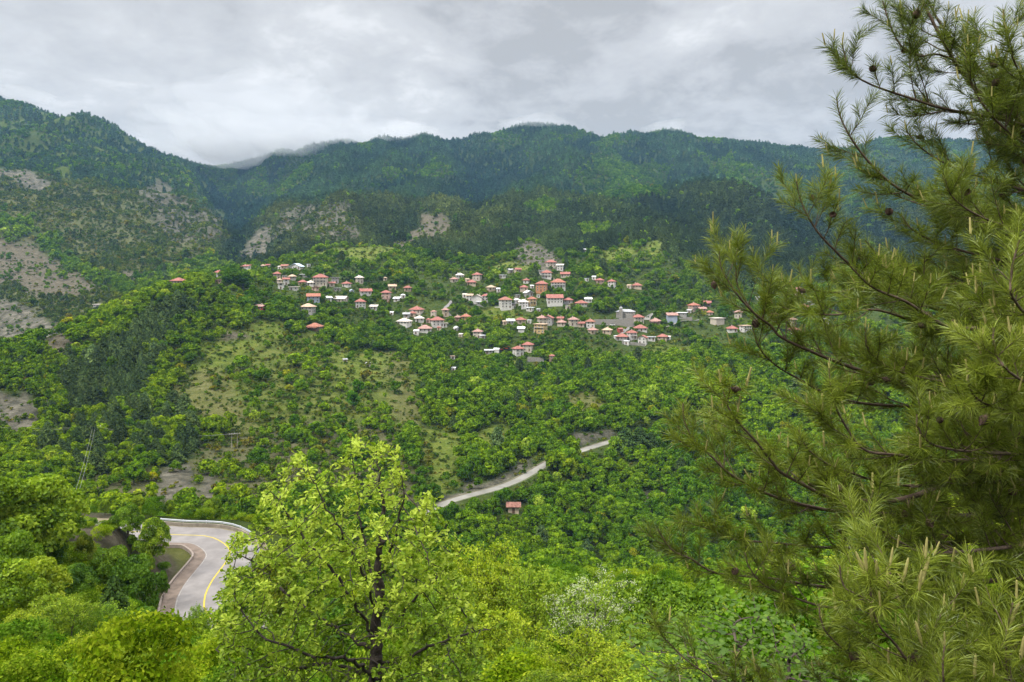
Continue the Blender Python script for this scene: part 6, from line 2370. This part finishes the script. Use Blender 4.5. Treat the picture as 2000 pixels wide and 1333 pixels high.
stem_z = np.linspace(PB[2] - .6, 5.2, 22)
for k in range(21):
    f_ = lambda z: 0.19 * (1 - (z - PB[2]) / (9.5)) + .01
    seg(trunk_at(stem_z[k]), trunk_at(stem_z[k + 1]), f_(stem_z[k]), f_(stem_z[k + 1]))
LIMBS = [
    # (points tip first, base height on the stem, tip radius, base radius, tone, spacing)
    ([(1775, -60, 5.3), (1801, 0, 5.3), (1850, 97, 5.3), (1884, 150, 5.35), (1921, 191, 5.4), (1955, 225, 5.45), (2060, 320, 5.8)], .55, .006, .030, .30, .17),
    ([(1800, -30, 5.6), (1838, 49, 5.6), (1925, 150, 5.6), (1981, 225, 5.7), (2070, 310, 5.9)], .6, .006, .028, .28, .19),
    ([(1645, 88, 5.0), (1651, 112, 5.0), (1659, 139, 5.0), (1700, 165, 5.05), (1775, 191, 5.1), (1850, 214, 5.2), (1981, 240, 5.5), (2080, 290, 5.8)], .75, .004, .022, .30, .15),
    ([(1724, 2, 5.1), (1737, 45, 5.1), (1760, 90, 5.1), (1797, 110, 5.15), (1850, 112, 5.3), (1990, 190, 5.6)], .9, .004, .018, .28, .16),
    ([(1634, 190, 4.9), (1640, 225, 4.9), (1662, 270, 4.9), (1692, 311, 4.95), (1730, 350, 5.0), (1779, 382, 5.1), (1900, 440, 5.4), (2080, 500, 5.8)], -.1, .004, .024, .36, .15),
    ([(1556, 355, 4.7), (1561, 382, 4.7), (1580, 427, 4.7), (1617, 476, 4.75), (1700, 545, 4.9), (1850, 610, 5.3), (2050, 650, 5.8)], -.6, .004, .026, .50, .14),
    ([(1405, 492, 4.5), (1409, 525, 4.5), (1439, 574, 4.5), (1472, 611, 4.55), (1506, 637, 4.6), (1540, 667, 4.65), (1700, 730, 4.9), (1900, 780, 5.3), (2090, 820, 5.9)], -1.1, .004, .028, .50, .13),
    ([(1437, 508, 4.7), (1441, 560, 4.7), (1470, 608, 4.65), (1500, 640, 4.7)], None, .003, .007, .5, .14),
    ([(1559, 521, 5.0), (1577, 559, 5.0), (1630, 572, 5.0), (1700, 560, 5.1), (1790, 580, 5.3), (1900, 610, 5.6), (2060, 640, 5.9)], -.5, .004, .022, .45, .14),
    ([(1529, 600, 4.4), (1562, 611, 4.4), (1637, 615, 4.5), (1712, 606, 4.6), (1830, 640, 4.9), (2050, 690, 5.8)], -.8, .004, .02, .5, .15),
    ([(1660, 520, 4.2), (1705, 562, 4.25), (1769, 589, 4.3), (1814, 619, 4.4), (1862, 641, 4.5), (1937, 645, 4.7), (2090, 670, 5.6)], -.65, .005, .03, .45, .15),
    ([(1690, 470, 4.9), (1739, 525, 4.9), (1787, 547, 5.0), (1844, 557, 5.1), (1937, 544, 5.3), (2050, 530, 5.8)], -.2, .004, .02, .42, .15),
    ([(1334, 788, 4.4), (1337, 825, 4.4), (1360, 866, 4.4), (1390, 892, 4.45), (1440, 935, 4.5), (1560, 985, 4.7), (1760, 1010, 5.1), (2080, 1000, 5.9)], -1.9, .004, .026, .48, .13),
    ([(1409, 743, 4.1), (1420, 791, 4.1), (1442, 825, 4.1), (1480, 866, 4.15), (1506, 900, 4.2), (1544, 934, 4.3), (1700, 1000, 4.6), (1900, 1010, 5.2), (2080, 980, 5.9)], -1.8, .004, .028, .50, .13),
    ([(1619, 720, 3.9), (1626, 776, 3.9), (1645, 821, 3.95), (1686, 877, 4.0), (1750, 889, 4.1), (1880, 900, 4.6), (2080, 880, 5.8)], -1.4, .004, .024, .50, .14),
    ([(1580, 945, 4.6), (1600, 955, 4.6), (1640, 972, 4.6), (1725, 980, 4.7), (1800, 965, 4.8), (1875, 930, 5.0), (1975, 905, 5.4), (2070, 880, 5.9)], -1.35, .008, .045, .35, .2),
    ([(1285, 1033, 4.7), (1300, 1060, 4.7), (1320, 1080, 4.7), (1350, 1092, 4.7), (1400, 1120, 4.75), (1500, 1130, 4.9), (1700, 1150, 5.2), (2080, 1120, 5.9)], -2.3, .004, .024, .36, .14),
    ([(1270, 1190, 4.3), (1285, 1230, 4.3), (1315, 1265, 4.3), (1370, 1310, 4.3), (1480, 1360, 4.5), (1750, 1340, 5.0), (2080, 1230, 5.9)], -2.7, .003, .018, .32, .26),
    ([(1640, 1105, 3.3), (1650, 1150, 3.3), (1695, 1172, 3.3), (1715, 1220, 3.3), (1750, 1260, 3.35), (1780, 1300, 3.4), (1860, 1380, 3.7), (2100, 1330, 5.6)], -2.6, .004, .022, .55, .12),
    ([(1738, 1095, 3.2), (1735, 1150, 3.2), (1700, 1180, 3.3)], None, .004, .006, .6, .12),
    ([(1843, 1185, 3.5), (1820, 1250, 3.5), (1790, 1300, 3.5), (1830, 1390, 3.8)], None, .004, .008, .55, .12),
    ([(1845, 1262, 3.0), (1842, 1320, 3.0), (1870, 1420, 3.2), (1990, 1400, 4.2), (2150, 1300, 5.6)], -2.6, .004, .016, .58, .12),
    ([(1978, 1178, 3.3), (1965, 1260, 3.3), (1985, 1340, 3.5), (2090, 1330, 4.6)], None, .004, .012, .55, .12),
    ([(1705, 960, 3.8), (1700, 1010, 3.8), (1760, 1060, 3.9), (1850, 1080, 4.3), (2090, 1050, 5.7)], -2.0, .004, .02, .42, .14),
    ([(1990, 470, 3.6), (1975, 540, 3.6), (1990, 600, 3.7), (2090, 690, 4.8)], None, .005, .014, .62, .12),
    ([(1940, 640, 3.5), (1945, 690, 3.5), (1990, 740, 3.6), (2090, 780, 4.8)], None, .005, .014, .6, .12),
    ([(1890, 730, 3.7), (1900, 770, 3.7), (1960, 800, 3.9), (2100, 820, 5.2)], None, .005, .014, .58, .13),
    ([(1790, 810, 3.9), (1800, 850, 3.9), (1870, 880, 4.1), (2070, 890, 5.4)], None, .005, .016, .5, .13),
    ([(1885, 100, 4.9), (1900, 170, 4.9), (1960, 250, 5.0), (2090, 350, 5.6)], .35, .004, .018, .45, .13),
    ([(1960, 20, 4.7), (1970, 90, 4.7), (2010, 170, 4.9), (2100, 260, 5.6)], .8, .004, .018, .5, .12),
    ([(1770, 255, 5.2), (1800, 290, 5.2), (1870, 330, 5.3), (2060, 400, 5.8)], .2, .004, .018, .42, .13),
    ([(1840, 340, 4.6), (1860, 385, 4.6), (1930, 430, 4.8), (2080, 480, 5.6)], .0, .004, .018, .52, .12),
    ([(1760, 420, 5.0), (1790, 455, 5.0), (1880, 490, 5.2), (2060, 540, 5.8)], -.25, .004, .018, .46, .13),
    ([(1360, 985, 4.5), (1375, 1020, 4.5), (1420, 1050, 4.55), (1500, 1060, 4.7), (1700, 1070, 5.1), (2080, 1040, 5.9)], -2.0, .004, .02, .42, .14),
    ([(1455, 1080, 4.3), (1470, 1120, 4.3), (1530, 1160, 4.4), (1700, 1190, 4.8), (2080, 1150, 5.9)], -2.4, .004, .02, .42, .14),
    ([(1470, 640, 4.8), (1490, 690, 4.8), (1560, 740, 4.9), (1700, 790, 5.1), (2080, 800, 5.9)], -1.2, .004, .02, .46, .14),
    ([(1560, 840, 4.4), (1580, 880, 4.4), (1650, 920, 4.5), (1800, 950, 4.9), (2080, 930, 5.9)], -1.6, .004, .02, .44, .14),
    ([(1690, 640, 4.5), (1700, 690, 4.5), (1770, 730, 4.6), (1900, 750, 5.0), (2080, 740, 5.9)], -.9, .004, .02, .5, .14),
    ([(1600, 1180, 3.9), (1610, 1230, 3.9), (1680, 1290, 4.0), (1800, 1330, 4.4), (2080, 1280, 5.8)], -2.75, .004, .02, .45, .14),
]
for pts_, bz, r0, r1_, tone, sp in LIMBS:
    pl = L(*pts_)
    if bz is not None:
        pl = pl + [trunk_at(bz)]
    limb(pl, r0, r1_, tone, sp)
# inner and lower boughs that fill the body of the tree
for k in range(7):
    z = rg.uniform(-2.9, 1.9)
    pxt = rg.uniform(1480, 1960) if z < -.2 else rg.uniform(1780, 1990)
    d_ = rg.uniform(4.6, 7.6)
    pyt = HY - (z + rg.uniform(-.1, .5)) * F / 5.6
    if pxt < 1480 + max(0, 560 - pyt) * .75:
        pxt = 1480 + max(0, 560 - pyt) * .75 + rg.uniform(20, 200)
    tp_ = P(min(pxt, 2050), pyt, d_)
    tb = trunk_at(z)
    mid_ = tp_ * .5 + tb * .5 + np.array([0, 0, -.12])
    limb([tp_, tp_ * .8 + tb * .2 + np.array([0, 0, -.1]), mid_, tb], .004, .018, rg.uniform(.22, .45), .16)
# the far sides of the tree, seen only from elsewhere
for k in range(22):
    z = -2.4 + 7.0 * k / 22 + rg.uniform(-.1, .1)
    an = rg.uniform(-1.3, 1.75)
    ln_ = np.interp(z, [-2.5, 0, 5], [2.6, 2.3, 0.6]) * rg.uniform(.8, 1.1)
    tb = trunk_at(z)
    dv = np.array([math.cos(an), math.sin(an), 0])
    limb([tb + dv * ln_ + np.array([0, 0, ln_ * .30]), tb + dv * ln_ * .85 + np.array([0, 0, ln_ * .12]), tb + dv * ln_ * .5 + np.array([0, 0, ln_ * .04]), tb], .004, .018, rg.uniform(.3, .5), .17)
print("pine segs", len(seg_a), "needles", sum(map(len, nd_p)), "tips", len(tips), "cones", len(cones))

sa, sb = np.array(seg_a), np.array(seg_b)
NN = np.vstack([sa, sb]) - PB
npar = np.concatenate([np.full(len(sa), -1), np.arange(len(sa))])
nr_ = np.concatenate([seg_ra, seg_rb])


def seg_tubes(sel, sides):
    a_, b_, ra, rb = sa[sel] - PB, sb[sel] - PB, np.array(seg_ra)[sel], np.array(seg_rb)[sel]
    t_ = unit(b_ - a_)
    ref = np.where(np.abs(t_[:, 2:3]) < .9, np.array([[0, 0, 1.]]), np.array([[1., 0, 0]]))
    u = unit(np.cross(t_, ref))
    w_ = np.cross(t_, u)
    V = []
    for c_, r_ in ((a_ - t_ * (ra * .3)[:, None], ra), (b_ + t_ * (rb * .3)[:, None], rb)):
        for k in range(sides):
            an = 2 * math.pi * k / sides
            V.append(c_ + (u * math.cos(an) + w_ * math.sin(an)) * r_[:, None])
    V = np.stack(V, 1)
    bs = np.arange(len(a_)) * 2 * sides
    Fq = np.vstack([np.stack([bs + k, bs + (k + 1) % sides, bs + sides + (k + 1) % sides, bs + sides + k], 1) for k in range(sides)])
    return V.reshape(-1, 3), Fq


ar = np.array(seg_ra)
v, f = seg_tubes(np.arange(len(sa)) < 21, 14)
obj("trunk", make_mesh("trunk", v, f, M_pbark, smooth=True), pine)
v, f = seg_tubes(np.arange(len(sa)) >= 21, 5)
obj("branches", make_mesh("branches", v, f, M_shoot, smooth=True), pine)
p = np.vstack(nd_p) - PB
d = np.vstack(nd_d)
ln = np.concatenate(nd_l)
tn = np.concatenate(nd_t)
wv = unit(np.cross(d, rg.normal(size=d.shape))) * 0.00105
bend = np.array([0, 0, -1.0]) * (ln * 0.10)[:, None]
v0, v1 = p - wv, p + wv
m0, m1 = p + d * ln[:, None] * .55 - wv * .9, p + d * ln[:, None] * .55 + wv * .9
v2 = p + d * ln[:, None] + bend
V = np.stack([v0, v1, m1, v2, m0], 1).reshape(-1, 3)
obj("needles", make_mesh("needles", V, np.arange(len(p))[:, None] * 5 + np.arange(5), M_needle, tn), pine)

# new shoots (candles)


def candle_mesh():
    b = MB()
    z = 0.0
    pr = [(0.0030, -.01), (.0062, .004), (.0070, .02), (.0066, .06), (.0055, .085), (.0025, .10)]
    for (r0, z0_), (r1_, z1_) in zip(pr[:-1], pr[1:]):
        b.tube((0, 0, z0_), (0, 0, z1_), r0, r1_, 7)
    me = bpy.data.meshes.new("candle")
    me.from_pydata(b.v, [], b.f)
    return me


def aim(o, d_, roll=0.0):
    from mathutils import Vector
    o.rotation_euler = Vector(tuple(d_)).to_track_quat("Z", "Y").to_euler()


ME_candle = candle_mesh()
ME_candle.materials.append(M_candle)
ME_candle2 = ME_candle.copy()
ME_candle2.materials.clear()
ME_candle2.materials.append(M_candle_top)
inview = []
for i, (q, d_, t_) in enumerate(tips):
    px, py = pix(*q)
    if -50 < px < 2050 and -60 < py < 1380 and q[1] > 1:
        inview.append((q[1], i))
inview.sort()
rest_c = MB()
for k, (dist, i) in enumerate(inview):
    q, d_, t_ = tips[i]
    if rg.random() < 0.70 and k > 12:
        continue
    up = pix(*q)[1] < 260
    s = rg.uniform(.5, 1.05) * (1.1 if dist < 4 else .9)
    nsub = 1 if rg.random() < .6 else 3
    for j in range(nsub):
        dj = unit(d_ + rg.normal(size=3) * (.10 if j == 0 else .28))
        sj = s * (1 if j == 0 else rg.uniform(.35, .6))
        if k < 66 and j == 0 or k < 22:
            o = obj("candle", ME_candle2 if up else ME_candle, pine, tuple(q - PB + (unit(np.cross(d_, (1, 0, 0))) * .012 * j)))
            o.scale = (sj, sj, sj)
            aim(o, dj)
        else:
            rest_c.tube(q - PB, q - PB + dj * .09 * sj, .0062 * sj, .0045 * sj, 5)
o = rest_c.build("candles", M_candle, pine)
o["kind"] = "stuff"


# cones


def cone_mesh():
    b = MB()
    for k in range(11):
        t_ = k / 10
        rad = 0.021 * math.sin(math.pi * min(.98, .12 + .86 * (t_ ** .8)))
        z0_ = t_ * 0.062
        m = 7
        for j in range(m):
            an = 2 * math.pi * (j + .5 * (k % 2)) / m + k * .2
            c = np.array([math.cos(an), math.sin(an), 0])
            s_ = np.array([-math.sin(an), math.cos(an), 0])
            base = c * rad * .35 + np.array([0, 0, z0_ - .004])
            tip_ = c * (rad * 1.12) + np.array([0, 0, z0_ + .008])
            wd = .0085 * (rad / .021 + .25)
            b.add([base - s_ * wd * .6, base + s_ * wd * .6, tip_ + s_ * wd, tip_ + np.array([0, 0, .004]) + c * .002, tip_ - s_ * wd, tip_ - np.array([0, 0, .004])], [(0, 1, 2, 3, 4), (0, 4, 5), (5, 2, 1), (5, 1, 0), (4, 3, 5), (3, 2, 5)])
    b.tube((0, 0, -.006), (0, 0, .06), .009, .006, 7)
    me = bpy.data.meshes.new("pine_cone")
    me.from_pydata(b.v, [], b.f)
    me.materials.append(M_cone)
    return me


ME_cone = cone_mesh()
cv_ = [(q, d_) for q, d_ in cones if -20 < pix(*q)[0] < 2020 and -20 < pix(*q)[1] < 1350]
cv_.sort(key=lambda c: c[0][1])
for q, d_ in cv_[:95]:
    o = obj("pine_cone", ME_cone, pine, tuple(q - PB + d_ * .008))
    s = rg.uniform(.65, 1.05)
    o.scale = (s, s, s)
    aim(o, d_)
print("cones in view", len(cv_), "candles", len(inview))

# ---------------------------------------------------------------- the air: haze and low cloud on the summits
def volume_mat(name, col, dens, aniso=0.0):
    m, n, l = new_mat(name)
    o = n.new("ShaderNodeOutputMaterial")
    v = n.new("ShaderNodeVolumePrincipled")
    v.inputs["Color"].default_value = (*col, 1)
    v.inputs["Density"].default_value = dens
    v.inputs["Anisotropy"].default_value = aniso
    l.new(v.outputs[0], o.inputs["Volume"])
    return m


b = MB()
zlo, zhi = float(gv[:, 2].min()) - 1.0, float(gv[:, 2].max()) + 30.0
xlo, xhi = float(gv[:, 0].min()) - 5, float(gv[:, 0].max()) + 5
b.box(xlo, xhi, -40, 3360, zlo, zhi)
tag(b.build("haze", volume_mat("haze_air", (0.36, 0.64, 1.0), 0.000055)), kind="stuff")

from mathutils import Vector, noise as mnoise


def puff(px, py, d, rx, ry, rz, seed):
    """a lumpy closed shape round a point of the sky"""
    bm = bmesh.new()
    bmesh.ops.create_icosphere(bm, subdivisions=4, radius=1.0)
    c = P(px, py, d)
    for v in bm.verts:
        q = v.co.copy()
        s = 1 + 0.42 * mnoise.fractal(q * 1.3 + Vector((seed, seed * .7, 0)), 1.0, 2.0, 4)
        v.co = Vector((q.x * rx * s + c[0], q.y * ry * s + c[1], q.z * rz * s + c[2]))
    return bm


M_cloud = volume_mat("cloud_mist", (0.86, 0.87, 0.89), 0.0011, 0.0)
M_cap = volume_mat("summit_cap_cloud", (0.80, 0.81, 0.83), 0.0032, 0.0)
M_wisp = volume_mat("cloud_wisp", (0.86, 0.87, 0.89), 0.0011, 0.0)
for k, (px, py, d, rx, ry, rz, m) in enumerate([
    (455, 262, 2450, 190, 300, 75, M_cloud), (545, 268, 2520, 170, 250, 48, M_cloud), (405, 285, 2350, 90, 180, 60, M_cloud), (640, 262, 2560, 190, 220, 40, M_cloud),
    (350, 262, 2400, 120, 200, 62, M_wisp), (740, 258, 2580, 130, 200, 32, M_wisp), (800, 250, 2600, 70, 120, 22, M_wisp), (500, 215, 2600, 330, 300, 85, M_wisp),
    (50, 184, 2200, 70, 90, 15, M_cap), (1055, 241, 2620, 95, 120, 15, M_cap), (1300, 250, 2620, 75, 100, 22, M_cap), (1000, 243, 2620, 50, 90, 12, M_cap), (800, 256, 2590, 90, 120, 22, M_cap), (450, 298, 2440, 120, 200, 48, M_cap), (560, 286, 2480, 120, 200, 34, M_cap), (680, 272, 2540, 130, 200, 24, M_cap)]):
    bm = puff(px, py, d, rx, ry, rz, k * 3.1)
    me = bpy.data.meshes.new("low_cloud")
    bm.to_mesh(me)
    bm.free()
    me.materials.append(m)
    tag(obj("low_cloud", me), kind="stuff")
